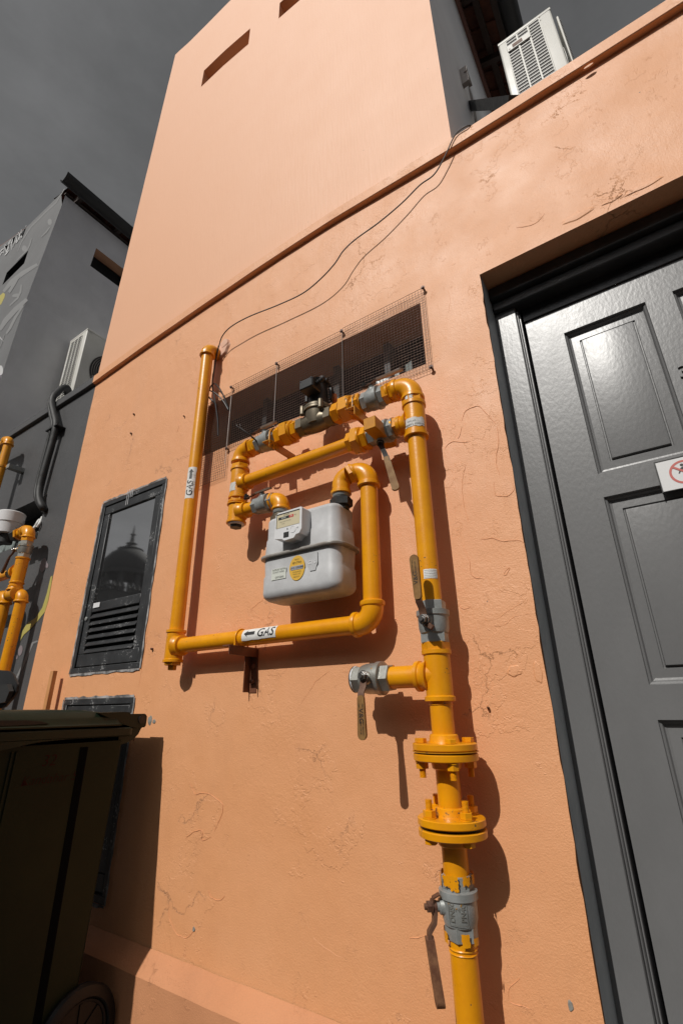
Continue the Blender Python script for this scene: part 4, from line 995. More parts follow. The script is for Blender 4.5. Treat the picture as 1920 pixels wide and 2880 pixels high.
# padlock shield: open square tube over the bypass valve
c0 = yv(-.681, .205, 1.990); bm = nb(); w2 = .0225
box(bm, c0.x-w2, c0.x+w2, c0.y, c0.y+.155, c0.z-w2, c0.z+w2, .0012)
finish(bm, 'square_tube', M['yellow2'], gas, smooth=0)
# standing arms of the upper train
x_a1 = -1.190; wallarm(gas, x_a1, 2.118, .165, 'yellow2', w_=.042, h=.034); ubolt(gas, tp(x_a1), (1, 0, 0), (0, 0, -1), r=.036, leg=.05)
x_a2 = W(985, 1145, .16).x; wallarm(gas, x_a2, 2.116, .165, 'yellow2', w_=.042, h=.036); ubolt(gas, tp(x_a2), (1, 0, 0), (0, 0, -1), r=.036, leg=.05)
# --- meter inlet branch
iz = tz2; ip = lambda x: yv(x, OR-.000, iz)
xi0 = XSTK+.062; xi1 = W(*B(578, 385), OR+.022).x; xi2 = W(*B(700, 330), OR+.022).x; XN1, XN2 = -1.150, -.868; ON = .100
pipe(gas, ip(xi0-.006), ip(xi1+.004), .0265)
vi = ballvalve(gas, ip((xi1+xi2)/2), (1, 0, 0), (0, -.42, .91), l=xi2-xi1, r=.036, m='steel2', sl_=.046); st2 = Vector((0, -.42, .91)).normalized()
c = ip(-1.318)+st2*.046
lever(vi, c, st2, (1, 0, .03), .135, m='lever_grey', off=.006, wdt=.030); nut(vi, c+st2*.002, st2, .011, m='dark_iron')
elbow(gas, yv(XN1, ON, iz+.002), (-1, 0, 0), (0, 0, -1), Rr=.034, r=.0325, collar=.014, cr=.0375)
# --- meter outlet gooseneck, drop and bottom run
OG = .073; GX, GZ = -.768, 1.905
zg = 1.886
e1 = yv(XN2, ON, zg-.012); dgo = Vector((1, .0, .10)).normalized()
bm = nb(); ctrp = [yv(XN2, ON, 1.815), yv(XN2, ON, 1.84)]
for i in range(9):
    a = PI/2*i/8; ctrp.append(yv(XN2+.030*(1-math.cos(a)), ON-.004*i/8, 1.848+.034*math.sin(a)))
sweep(bm, ctrp, .0325, 36); lathe(bm, yv(XN2, ON, 1.812), (0, 0, 1), [(0, .034), (.002, .0375), (.012, .0375), (.015, .0325)], 40); finish(bm, 'elbow', M['yellow'], gas)
p_a = ctrp[-1]; p_b = yv(GX-.040, OG+.006, 1.898)
bm = nb(); d = (p_b-p_a).normalized(); hexn(bm, p_a-d*.002, p_a+d*.014, .0385, .3); lathe(bm, p_a+d*.011, d, [(0, .034), (.002, .0385), (.010, .0385), (.012, .0355)], 36); finish(bm, 'coupling', M['yellow'], gas, smooth=24)
bm = nb(); pts = [p_a+d*.008]
zt = 1.893
for i in range(15):
    a = PI/2*i/14; pts.append(yv(GX-.044*math.cos(a), OG+.005*(1-i/14), zt-.046*(1-math.sin(a))+.0) if False else yv(GX-.044+.044*math.sin(a), OG+.006*(1-i/14), zt-.046+.046*math.cos(a)))
pts.append(yv(GX, OG, zt-.062)); sweep(bm, pts, .0355, 40)
lathe(bm, yv(GX, OG, zt-.050), (0, 0, -1), [(0, .0355), (.003, .040), (.015, .0405), (.018, .0375), (.018, PR)], 40); finish(bm, 'elbow', M['yellow'], gas)
RZ_ = 1.352
pipe(gas, yv(GX, OG, zt-.060), yv(GX-.002, OG, RZ_+.060), .0305)
elbow(gas, yv(GX-.003, OG, RZ_), (0, 0, 1), (-1, 0, 0), Rr=.050)
LX = -1.736
pipe(gas, yv(GX-.065, OG, RZ_), yv(LX+.05, OG, RZ_+.001), .0303)
tee(gas, yv(LX, OG, RZ_+.001), (0, 0, -1), (1, 0, 0), h=.066, hb=.054, bead=.011)
bm = nb(); hexn(bm, yv(LX, OG, RZ_-.064), yv(LX, OG, RZ_-.076), .036, .2); lathe(bm, yv(LX, OG, RZ_-.074), (0, 0, -1), [(0, .018), (.020, .017), (.021, .015)], 4, None, .4); finish(bm, 'plug', M['yellow2'], gas, smooth=20)
pipe(gas, yv(LX, OG, RZ_+.06), yv(LX-.012, OG, 2.878), .0300)
elbow(gas, yv(LX-.013, OG, 2.935), (0, 0, -1), (0, 1, 0), Rr=.040, collar=.014, c2=False)
pipe(gas, yv(LX-.013, OG-.04, 2.935), yv(LX-.013, -.05, 2.935), .032)
# arrows and lettering
def gaslabel(P_, a, n, r, L_, flip=False, worn=0.0):
    f = cylmap(P_, a, n, r); bm = nb(); patch(bm, f, -L_/2, L_/2, -.0235, .0235, .0007, 10, 14, rag=.0028, seed=3+worn)
    s = finish(bm, 'label', M['sticker'], gas)
    bm = nb()
    t = -1 if not flip else 1
    text_on(bm, 'GAS', .043, lambda u, v, w_: f(u+t*-L_*.20, v-.001, .0014), cuts=1, shear=.22, bold=.0006)
    hx = t*L_*.44; pts = [(hx, 0), (hx-t*.019, .0135), (hx-t*.016, .0060), (hx-t*.054, .0060), (hx-t*.054, -.0060), (hx-t*.016, -.0060), (hx-t*.019, -.0135)]
    bm.faces.new([bm.verts.new(f(u, v+.001, .0014)) for u, v in pts]); finish(bm, 'lettering', M['ink'], s, smooth=0)
    if worn:
        bm = nb(); 
        for k in range(9): patch(bm, f, -.045+.012*k, -.036+.012*k, -.022, -.012+.008*math.sin(k*2.1), .0018, 3, 5, rag=.004, seed=k)
        finish(bm, 'label_wear', M['sticker'], s)
xg = (W(695, 1803, OG).x+W(790, 1782, OG).x)/2; lg = abs(W(695, 1803, OG).x-W(790, 1782, OG).x)
gaslabel(yv(xg, OG, RZ_), (1, 0, 0), (.15, -1, .30), .0305, lg)
za_, zb3 = W(530, 1328, OG).z, W(522, 1413, OG).z
gaslabel(yv(LX-.006, OG, (za_+zb3)/2), (0, 0, 1), (.50, -1, 0), .0302, za_-zb3, flip=True, worn=1)
# torn paper labels
def torn(P_, a, n, r, u0, u1, v0, v1, seed, txt=None):
    f = cylmap(P_, a, n, r); bm = nb(); patch(bm, f, u0, u1, v0, v1, .0007, 10, 14, rag=.007, seed=seed); s = finish(bm, 'torn_label', M['sticker_worn'], gas)
    if txt:
        bm = nb()
        for s_, sz, u_, v_ in txt: text_on(bm, s_, sz, lambda u, v, w_: f(u_-v*1 if a[2] else u_+u, (v_+u) if a[2] else v_+v, .0016), cuts=0)
        finish(bm, 'lettering', M['ink'], s, smooth=0)
torn(rp(RZ(Cc(1390, 385))), (0, 0, 1), (.35, -1, 0), .0368, -.016, .018, -.036, .036, 11, (('DO NOT TAMPER', .0085, -.008, 0), ('CITYGAS', .0075, .004, .01)))
torn(rp(z1-.008), (0, 0, 1), (.05, -1, .3), .038, -.007, .006, -.012, .014, 4)
torn(sp(1.975), (0, 0, 1), (-.1, -1, 0), .0368, -.020, .018, -.018, .022, 19)
f = cylmap(rp(RZ(E(825, 293))), (0, 0, 1), (.62, -1, 0), .0303); bm = nb(); patch(bm, f, -.014, .014, -.021, .021, .0007, 6, 12, rag=.001, seed=2)
sq = finish(bm, 'label', M['sticker'], gas); bm = nb()
for k in range(5):
    pts = [f(-.010+.005*k+.0012*noise.noise(Vector((j*.8, k*3, 1))), -.018+.036*j/12, .0012) for j in range(13)]; sweep(bm, pts, .00045, 4)
finish(bm, 'faded_lines', M['pale'], sq)

# bracket under the bottom run
brk = thing('pipe_bracket', (-1.35, 0, 1.31), 'brown painted angle-iron bracket holding up the bottom yellow run', 'bracket')
bx = W(*(600+985/7.84, 1760+1400/7.84), 0).x; bz0 = W(716, 1949, 0).z; bz1 = RZ_-.034
bm = nb(); box(bm, bx-.046, bx-.006, -.0045, -.0005, bz0, bz1, .0006); box(bm, bx-.046, bx-.042, -.034, -.0042, bz0+.002, bz1-.002, .0006); up_ = finish(bm, 'upright', M['bracket'], brk, smooth=0)
bm = nb(); box(bm, bx-.046, bx-.010, -.150, -.0046, bz1-.0005, bz1+.0035, .0006); box(bm, bx-.0135, bx-.010, -.1495, -.0046, bz1-.030, bz1, .0006); finish(bm, 'arm', M['bracket'], brk, smooth=0)
for z in (bz1-.062, bz0+.040):
    bm = nb(); lathe(bm, (bx-.026, -.004, z), (0, -1, 0), [(0, .010), (.006, .009), (.011, .0)], 14); finish(bm, 'bolt_head', M['bracket'], brk)
ub = ubolt(brk, yv(bx-.028, OG, RZ_), (1, 0, 0), (0, 0, -1), r=.0303, wire=.0036, leg=.062, m='yellow')

# ================================================================== GAS METER
mt = thing('gas_meter', (-1.005, -.10, 1.45), 'pale grey domestic gas meter with white index box and round ochre label', 'gas meter')
MX0, MX1, MY0, MY1 = -1.178, -.840, -.172, -.030; MZ0, MZS, MZ1 = 1.452, 1.610, 1.764
def rrect(x0, x1, y0, y1, r, n=8):
    out = []
    for cx_, cy_, a0 in ((x1-r, y1-r, 0), (x0+r, y1-r, 90), (x0+r, y0+r, 180), (x1-r, y0+r, 270)):
        for i in range(n+1): a = R(a0+90*i/n); out.append((cx_+r*math.cos(a), cy_+r*math.sin(a)))
    return out
def shell(levels):
    """stack of rounded outlines: (z, inset, cornerradius)"""
    bm = nb(); rr = []
    for z, ins, r in levels: rr.append([bm.verts.new((x, y, z)) for x, y in rrect(MX0+ins, MX1-ins, MY0+ins*.9, MY1-ins*.9, r)])
    n = len(rr[0])
    for a, b in zip(rr, rr[1:]):
        for i in range(n): bm.faces.new((a[i], a[(i+1) % n], b[(i+1) % n], b[i]))
    bm.faces.new(rr[0][::-1]); bm.faces.new(rr[-1]); return bm
lv = [(MZ0, .034, .022)]+[(MZ0+.034*(1-math.cos(PI/2*i/8)), .034*(1-math.sin(PI/2*i/8)), .022+.018*i/8) for i in range(1, 9)]
lv += [(MZ0+.085, .000, .040), (MZ0+.092, .0030, .040), (MZS-.006, .0005, .040)]
finish(shell(lv), 'lower_case', M['meter'], mt, smooth=40)
lv = [(MZS+.004, .0005, .040), (MZS+.066, .003, .040), (MZS+.073, .0065, .038), (MZ1-.018, .007, .036)]+[(MZ1-.018+.018*math.sin(PI/2*i/6), .007+.016*(1-math.cos(PI/2*i/6)), .036-.010*i/6) for i in range(1, 7)]
finish(shell(lv), 'upper_case', M['meter'], mt, smooth=40)
bm = shell([(MZS-.0055, -.004, .044), (MZS-.0040, -.0135, .052), (MZS-.0010, -.0150, .054), (MZS+.0032, -.0150, .054), (MZS+.0052, -.0125, .052), (MZS+.0055, .0, .040)]); finish(bm, 'seam_flange', M['meter_lip'], mt, smooth=50)
for nx, top in ((XN1, iz-.046), (XN2, 1.816)):
    bm = nb(); cyl(bm, yv(nx, ON, MZ1-.012), yv(nx, ON, top+.004), .0285, 32); hexn(bm, yv(nx, ON, MZ1+.001), yv(nx, ON, MZ1+.030), .041, .1); lathe(bm, yv(nx, ON, MZ1+.029), (0, 0, 1), [(0, .036), (.004, .034), (.005, .03)], 30)
    finish(bm, 'union_nut', M['dark_iron' if nx == XN2 else 'bronze'], mt, smooth=22)
    bm = nb(); lathe(bm, yv(nx, ON, top-.016), (0, 0, 1), [(0, .030), (.002, .0315), (.014, .0318), (.016, .030)], 28); finish(bm, 'thread_tape', M['steel2'], mt)
# index box
ix0, ix1 = -1.075, -.9535; iz0, iz1 = 1.655, 1.748; iy = MY0-.044
bm = nb(); outl = [(ix0+.004, iz1-.008), (ix0+.014, iz1), (ix1-.004, iz1+.001), (ix1, iz1-.004), (ix1, iz0+.014), (ix1-.010, iz0-.001), (ix1-.024, iz0-.003), (ix1-.034, iz0-.014), (ix1-.075, iz0-.016), (ix1-.086, iz0-.008), (ix0+.002, iz0-.002), (ix0, iz0+.006)]
plate(bm, [(x, iy, z) for x, z in outl], Y_, -iy+MY0+.012)
es = [e for e in bm.edges if e.calc_face_angle(0) > .3 and not (e.verts[0].co.y > iy+.01 and e.verts[1].co.y > iy+.01)]
bmesh.ops.bevel(bm, geom=es, offset=.0022, segments=3, affect='EDGES')
ib = finish(bm, 'index_box', M['white'], mt, smooth=35)
bm = nb(); box(bm, ix0+.0085, ix1-.009, iy-.0009, iy+.002, iz0+.034, iz1-.006); finish(bm, 'dial_window', M['cream'], ib, smooth=0)
bm = nb(); box(bm, ix0+.018, ix0+.066, iy-.0015, iy-.0004, iz1-.029, iz1-.0195); box(bm, ix0+.0085, ix0+.0105, iy-.0016, iy-.0004, iz0+.034, iz1-.006); box(bm, ix0+.0085, ix1-.009, iy-.0016, iy-.0004, iz1-.0095, iz1-.006)
box(bm, ix0+.058, ix0+.061, iy-.0013, iy+.0005, iz0+.021, iz0+.027); finish(bm, 'counter_black', M['ink'], ib, smooth=0)
bm = nb(); box(bm, ix0+.0665, ix0+.086, iy-.0015, iy-.0004, iz1-.029, iz1-.0195); finish(bm, 'counter_red', M['red'], ib, smooth=0)
bm = nb(); fi = lambda ox, oz: (lambda u, v, w_: Vector((ox+u, iy-.0018, oz+v)))
text_on(bm, '00000', .0085, fi(ix0+.042, iz1-.0242)); text_on(bm, '00', .0085, fi(ix0+.076, iz1-.0242)); finish(bm, 'digits', M['pale'], ib, smooth=0)
bm = nb(); text_on(bm, 'GAS METER', .0052, fi(ix0+.054, iz1-.0142)); text_on(bm, 'Qmax 16 m3/h  Pmax 0.5 bar', .0042, fi(ix0+.050, iz1-.0385)); text_on(bm, 'V 6 dm3', .0042, fi(ix0+.040, iz1-.046)); text_on(bm, 'm3', .006, fi(ix0+.094, iz1-.0240))
finish(bm, 'dial_print', M['ink'], ib, smooth=0)
bm = nb(); lathe(bm, (ix1-.037, iy, iz0+.0175), (0, -1, 0), [(0, .0125), (.0012, .0125), (.0013, .0112), (.0006, .011)], 30); lathe(bm, (ix1-.0185, iy, iz0+.022), (0, -1, 0), [(0, .004), (.002, .004)], 4); finish(bm, 'seal_cap', M['white'], ib, smooth=30)
bm = nb(); box(bm, ix0+.043, ix0+.066, iy-.0008, iy+.006, iz0-.006, iz0+.0135); finish(bm, 'latch_recess', M['dark_iron'], ib, smooth=0)
# labels on the lower case
yf = MY0-.0004
bm = nb(); n = 40; cxl, czl = -1.0035, 1.5475; bm.faces.new([bm.verts.new((cxl+.0335*math.cos(2*PI*i/n), yf-.0018, czl+.0435*math.sin(2*PI*i/n))) for i in range(n)]); dl = finish(bm, 'round_label', M['disc'], mt, smooth=0)
bm = nb(); box(bm, cxl-.026, cxl+.027, yf-.0028, yf-.0016, czl-.006, czl+.0075); finish(bm, 'serial_plate', M['silver'], dl, smooth=0)
fl_ = lambda ox, oz: (lambda u, v, w_: Vector((ox+u, yf-.0034, oz+v)))
bm = nb(); text_on(bm, 'SV15 1505888', .0098, fl_(cxl, czl+.0005)); text_on(bm, 'GF (TW)', .0105, fl_(cxl, czl+.0185)); text_on(bm, 'SERVICE', .0055, fl_(cxl, czl+.030)); text_on(bm, 'CITYGAS METER', .0050, fl_(cxl, czl-.014)); text_on(bm, 'TYPE G16  2015', .0048, fl_(cxl, czl-.022)); text_on(bm, 'PRESSURE 0.5', .0045, fl_(cxl, czl-.031))
finish(bm, 'lettering', M['ink'], dl, smooth=0)
bm = nb(); box(bm, -1.118, -1.052, yf-.0016, yf-.0008, 1.520, 1.560); pl_ = finish(bm, 'pale_label', M['pale'], mt, smooth=0)
bm = nb(); text_on(bm, 'SUPPLIES TESTED', .0078, fl_(-1.083, 1.555)); text_on(bm, 'DO NOT TAMPER', .0065, fl_(-1.085, 1.546)); text_on(bm, 'CITYGAS', .0095, fl_(-1.080, 1.527)); finish(bm, 'lettering', M['ink'], pl_, smooth=0)
bm = nb(); plate(bm, [(x, yf-.0022, z) for x, z in ((-.961, 1.586), (-.917, 1.590), (-.916, 1.553), (-.925, 1.527), (-.947, 1.527), (-.961, 1.550))], Y_, .0014); tg_ = finish(bm, 'size_tag', M['meter'], mt, smooth=0)
bm = nb(); text_on(bm, 'G16', .019, fl_(-.939, 1.556), bold=.0004); finish(bm, 'lettering', M['white'], tg_, smooth=0)
# ================================================================== CABLES
cb_ = thing('hanging_cable', (-.3, -.02, 3.4), 'thin loose cable sagging from the parapet corner down to the left yellow pipe', 'cable')
P4 = [Vector((-.21, .25, 3.50)), Vector((-.225, .02, 3.43)), W(1318, 352, .032), W(1280, 378, .034), W(1250, 440, .034), W(1220, 490, .034), W(1180, 520, .034), W(1130, 570, .04), W(1065, 625, .05), W(1000, 672, .06), W(965, 705, .07), W(940, 742, .072), W(900, 785, .068), W(850, 825, .060), W(780, 858, .062), W(700, 890, .070), W(650, 918, .072), W(625, 945, .060), W(615, 975, .045)]
bm = nb(); sweep(bm, spline(P4, 8), .0030, 8); finish(bm, 'sheath', M['cable_grey'], cb_)
bm = nb(); sweep(bm, spline([W(615, 972, .045), W(607, 1010, .03), W(603, 1035, .03), W(597, 1080, .034), W(603, 1120, .03), W(612, 1180, .02), W(613, 1225, .015)], 8), .0042, 8)
finish(bm, 'tail', M['cable_black'], cb_)
lc = thing('looped_cable', (-1.72, -.03, 2.6), 'tangle of black cable looping out from behind the left pipe over the screen', 'cable')
bm = nb()
Kx = lambda x, y: (540+x/9.8, 940+y/9.8)
sweep(bm, spline([W(*Kx(480, 1530), .04), W(*Kx(540, 1400), .035), W(*Kx(620, 1365), .03), W(*Kx(720, 1440), .03), W(*Kx(830, 1620), .03), W(*Kx(920, 1840), .03), W(*Kx(1010, 2050), .018)], 8), .0036, 8)
sweep(bm, spline([W(*Kx(480, 1545), .04), W(*Kx(620, 1610), .035), W(*Kx(740, 1710), .03), W(*Kx(870, 1860), .025), W(*Kx(1000, 2080), .016)], 8), .0034, 8)
sweep(bm, spline([W(*Kx(450, 1720), .045), W(*Kx(560, 1830), .04), W(*Kx(680, 1960), .02)], 8), .0042, 8)
finish(bm, 'sheath', M['cable_black'], lc)
tie = thing('cable_stub', (-1.36, -.11, 2.22), 'short stiff black cable end poking up from the upper left valve', 'cable')
Hx = lambda x, y: (640+x/6.03, 1180+y/6.03)
bm = nb(); sweep(bm, spline([W(*Hx(520, 400), .125), W(*Hx(450, 325), .16), W(*Hx(330, 230), .19), W(*Hx(205, 140), .21)], 6), .0036, 8); sweep(bm, spline([W(*Hx(205, 140), .21), W(*Hx(160, 110), .21), W(*Hx(150, 85), .21)], 4), .0012, 6); sweep(bm, spline([W(*Hx(205, 140), .21), W(*Hx(215, 100), .21), W(*Hx(200, 75), .21)], 4), .0012, 6)
finish(bm, 'sheath', M['cable_black'], tie)

# ================================================================== AIR-CONDITIONING UNITS (short louvred end to the street, fan to the right)
def aircon(name, x0, x1, y0, y1, z0, z1, label, group, detail=True, badge=False):
    t = thing(name, ((x0+x1)/2, (y0+y1)/2, z0), label, 'air conditioner', group)
    wd, hh = x1-x0, z1-z0
    bm = nb(); box(bm, x0, x1, y0, y1, z0, z1, .012, seg=3); body = finish(bm, 'case', M['ac'], t)
    bm = nb(); box(bm, x0-.003, x1+.003, y0-.003, y1+.003, z1-.022, z1+.003, .006, seg=2); finish(bm, 'lid', M['ac'], t)
    mx0, mx1, mz0, mz1 = x0+wd*.14, x1-wd*.22, z0+hh*.02, z1-hh*.06
    bm = nb(); box(bm, mx0, mx1, y0-.0015, y0+.004, mz0, mz1); dk = finish(bm, 'grille_opening', M['ac_dark'], t, smooth=0)
    bm = nb(); nr = int((mz1-mz0)/.0300)
    for i in range(nr+1):
        z = mz0+(mz1-mz0)*i/nr; box(bm, mx0-.002, mx1+.002, y0-.006, y0-.002, z-.0048, z+.0048, .0015)
    for k in range(4):
        x = mx0+(mx1-mx0)*k/3; w_ = .006 if k in (1, 2) else .004; box(bm, x-w_, x+w_, y0-.0070, y0-.0022, mz0, mz1, .002)
    finish(bm, 'louvre_slats', M['ac'], t)
    bm = nb()
    for i in range(14): x = mx0+(mx1-mx0)*(i+.5)/14; box(bm, x-.0015, x+.0015, y0-.0018, y0-.0014, mz0, mz1)
    finish(bm, 'coil_fins', M['gutter'], t, smooth=0)
    if badge:
        bm = nb(); zc_ = mz1-hh*.16; box(bm, mx0-.001, mx0+(mx1-mx0)*.68, y0-.0125, y0-.009, zc_-.028, zc_+.030, .002); bp_ = finish(bm, 'handle_plate', M['ac'], t)
        bm = nb(); box(bm, mx0+.032, mx0+.095, y0-.0140, y0-.0115, zc_-.018, zc_+.018, .001); finish(bm, 'hand_hole', M['rust'], bp_)
        for q in ((mx0+.013, zc_-.012), (mx1+.006, mz1-.012)):
            bm = nb(); lathe(bm, (q[0], y0-.0125, q[1]), (0, -1, 0), [(0, .0045), (.0015, .004), (.0016, .0)], 10); finish(bm, 'rusty_screw', M['rust'], t)
    # fan guard on the +x face
    yc, zc_ = y0+(y1-y0)*.42, (z0+z1)/2; rad = min(hh*.44, (y1-y0)*.30)
    bm = nb(); lathe(bm, (x1-.002, yc, zc_), (1, 0, 0), [(0, rad), (.006, rad), (.0065, rad*.98)], 48); finish(bm, 'fan_opening', M['ac_dark'], t)
    bm = nb()
    for k in range(13 if detail else 9):
        rr_ = rad*(.14+.86*k/(12 if detail else 8)); bulge = .048*(1-(rr_/rad)**4)+.004
        sweep(bm, [Vector((x1+bulge, yc+math.cos(a)*rr_, zc_+math.sin(a)*rr_)) for a in [2*PI*i/40 for i in range(40)]], .0022, 5, closed=True)
    for a in (R(25), R(115), R(205), R(295)):
        sweep(bm, [Vector((x1+.052*(1-s**4)+.004, yc+math.cos(a)*rad*s, zc_+math.sin(a)*rad*s)) for s in (.1, .4, .7, .9, 1)], .003, 6)
    finish(bm, 'fan_guard', M['ac'] if badge else M['wire_bright'], t)
    bm = nb()
    for k in range(3):
        a = 2*PI*k/3+.5; c = [Vector((x1+.002+.012*s_, yc+math.cos(a+q)*rad*f_, zc_+math.sin(a+q)*rad*f_)) for s_, q, f_ in ((0, -.35, .2), (0, -.5, .85), (1, .35, .9), (1, .3, .25))]
        plate(bm, c, X_, .003)
    finish(bm, 'fan_blades', M['gutter'], t)
    if badge:
        bm = nb(); box(bm, x1+.022, x1+.034, y0+.05, y1-.06, z0+.03, z1-.04, .004); finish(bm, 'guard_panel', M['ac'], t)
        bm = nb(); k = int((z1-z0-.09)/.016)
        for i in range(k): box(bm, x1+.034, x1+.044, y0+.07, y1-.08, z0+.045+i*.016, z0+.052+i*.016)
        finish(bm, 'guard_ribs', M['ac_dark'], t, smooth=0)
    return t
q1, q2 = W(1400, 125, -.7), W(1542, 20, -.7)
GRP = 'outdoor units of the air conditioning on the flat roofs'
aircon('aircon_unit', q1.x, q2.x+.005, .70, 1.50, 4.60, 5.252, 'off-white outdoor unit with a rusty handle plate above the right-hand parapet', GRP, badge=True)
aircon('aircon_unit', -5.03, -4.665, .50, 1.42, 4.18, 5.10, 'tall outdoor unit with a round fan guard beside the grey neighbour tower', GRP)
for (xw, x1_, ya, yb, z, lab) in ((-.318, .20, .80, 1.35, 4.585, 'galvanised shelf bracket carrying the right-hand outdoor unit off the tower'), (-5.13, -4.68, .60, 1.3, 4.165, 'pale shelf bracket under the outdoor unit on the grey neighbour tower')):
    t = thing('wall_bracket', (xw, ya, z), lab, 'bracket', 'shelf brackets of the outdoor units')
    for y in (ya, yb):
        bm = nb(); box(bm, xw+.004, x1_, y-.02, y+.02, z-.005, z); box(bm, xw+.004, x1_, y-.02, y-.016, z-.045, z-.004); finish(bm, 'arm', M['dark_iron'], t, smooth=0)
        bm = nb(); box(bm, xw+.0015, xw+.0075, y-.022, y+.022, z-.32, z+.07); finish(bm, 'strap', M['ac_panel'], t, smooth=0)
        bm = nb(); lathe(bm, (xw+.007, y, z+.04), (1, 0, 0), [(0, .011), (.007, .011), (.0075, .006), (.03, .006)], 6); finish(bm, 'bolt', M['bolt'], t)
# the near bracket seen over the parapet, tied to the tower side wall
def on_x(px_, py_, X): d = (px_-960)/FPX*_r-(py_-1440)/FPX*_u+_f; return CAM+d*(X/d.x)
t = thing('pipe_strut', tuple(on_x(1325, 295, -.316)), 'dark steel strut with a galvanised strap fixed to the grey side of the pink tower', 'bracket')
a = on_x(1325, 297, -.312); b = on_x(1442, 286, -.06)
bm = nb(); d = (b-a); ln = d.length; d.normalize(); upv = (Z_-d*Z_.dot(d)).normalized(); obox(bm, (a+b)/2, d, upv.cross(d), upv, ln, .05, .055); finish(bm, 'arm', M['dark_iron'], t, smooth=0)
bm = nb(); e1_ = on_x(1328, 270, -.3135); e2_ = on_x(1338, 350, -.3135); obox(bm, (e1_+e2_)/2, X_, Vector((0, 1, 0)), Vector((0, 0, 1)), .004, .07, abs(e1_.z-e2_.z)+.02); finish(bm, 'strap', M['wire_bright'], t, smooth=0)

# ================================================================== REFRIGERANT PIPES down the neighbour's wall
rf_ = thing('refrigerant_pipe', (-3.55, -.03, 2.4), 'black lagged refrigerant pipes bent over the grey parapet', 'pipe')
top_ = W(186, 1100, -.12); top_.z = 3.47
for k, (dx, r_) in enumerate(((0, .024), (-12, .015))):
    bm = nb(); pts = [Vector((-4.55, .50, 4.2)), Vector((-4.3, .40, 3.75)), W(190+dx, 1098, -.12)+Z_*.02, W(158+dx*.3, 1106, .02), W(146+dx*.6, 1132, .052), W(152+dx*.8, 1165, .052), W(157+dx*.8, 1195, .050), W(148+dx, 1240, .045), W(128+dx*.9, 1310, .045), W(113+dx*.8, 1365, .045), W(110+dx*.7, 1400, .045), W(120+dx*.3, 1428, .03), W(136, 1438, -.03)]
    s_ = spline(pts, 10); sweep(bm, s_, [r_+.0015*noise.noise(Vector((i*.6, k*7, 0))) for i in range(len(s_))], 14); finish(bm, 'lagged_pipe', M['black_rubber'], rf_)
bm = nb(); q = W(156, 1208, .035); obox(bm, q, X_, Y_, Z_, .16, .07, .012, .002); finish(bm, 'strap', M['black'], rf_)
hs_ = thing('white_hose', (-3.4, -.03, 2.2), 'thin white hose curling out of the neighbour’s dark vent slot', 'hose')
bm = nb(); sweep(bm, spline([W(112, 1462, -.05), W(108, 1466, .01), W(100, 1480, .02), W(92, 1488, .03)], 8), .010, 10); sweep(bm, spline([W(118, 1455, -.03), W(112, 1470, .012), W(104, 1483, .02)], 8), .008, 10); finish(bm, 'tube', M['sticker'], hs_)

# ================================================================== NEIGHBOUR'S GAS PIPES
ng = thing('gas_pipework', (-3.3, -.12, 0), 'yellow gas pipes with a brass valve on the grey neighbouring wall', 'gas pipes')
ON2 = .12
tpx = W(27, 1236, ON2); botx = W(3, 1420, ON2); XA = tpx.x
elbow(ng, yv(XA, ON2, tpx.z), (-1, 0, 0), (0, 0, -1), Rr=.04, collar=.014)
pipe(ng, yv(XA-.04, ON2, tpx.z), yv(XA-.30, ON2-.02, tpx.z), .03); pipe(ng, yv(XA, ON2, tpx.z-.04), yv(XA+.0, ON2, 2.2), .03)
bm = nb(); zc_ = W(24, 1302, ON2).z; lathe(bm, yv(XA, ON2, zc_+.009), (0, 0, -1), [(0, .031), (.001, .034), (.017, .034), (.018, .031)], 30); obox(bm, yv(XA+.045, ON2-.02, zc_), X_, Y_, Z_, .04, .015, .016); finish(bm, 'pipe_clamp', M['yellow2'], ng)
bm = nb(); obox(bm, yv(XA+.085, .055, zc_-.012), X_, Y_, Z_, .05, .11, .035); finish(bm, 'wall_stud', M['steel2'], ng, smooth=0)
ce = W(84, 1490, ON2); XB = ce.x+.004
def xb(z): return XB
elbow(ng, yv(XB, ON2, ce.z), (-1, 0, 0), (0, 0, -1), Rr=.045, collar=.014)
hexfit(ng, yv(XB-.058, ON2, ce.z), yv(XB-.085, ON2, ce.z), .04); pipe(ng, yv(XB-.08, ON2, ce.z), yv(XB-.15, ON2, ce.z), .03); hexfit(ng, yv(XB-.125, ON2, ce.z), yv(XB-.150, ON2, ce.z), .043, rot=.3)
bm = nb(); hexn(bm, yv(XB-.15, ON2, ce.z), yv(XB-.20, ON2, ce.z), .045); finish(bm, 'meter_union', M['dark_iron'], ng)
zz_ = lambda y, x=70: W(x, y, ON2).z
hexfit(ng, yv(XB, ON2, ce.z-.058), yv(XB, ON2, zz_(1522, 82)), .038)
za, zb5 = zz_(1522, 80), zz_(1566, 74)
vn = ballvalve(ng, yv(XB, ON2, (za+zb5)/2), (0, 0, 1), (-.8, -.6, 0), l=za-zb5, r=.040, m='steel')
pv = yv(XB, ON2, (za+zb5)/2)+Vector((-.8, -.6, 0))*.064; lever(vn, pv, (-.8, -.6, 0), (-.45, 0, -1), .16, m='rust', off=.012); nut(vn, pv, (-.8, -.6, 0))
tee(ng, yv(XB, ON2, zz_(1602, 66)), (0, 0, -1), (-1, 0, 0), h=zb5-zz_(1602, 66), hb=.06, bead=.01)
zt2 = zz_(1602, 66)-(zb5-zz_(1602, 66)); z_m = zz_(1668, 50)
pipe(ng, yv(XB, ON2, zt2+.004), yv(XB, ON2, z_m+.03), .036)
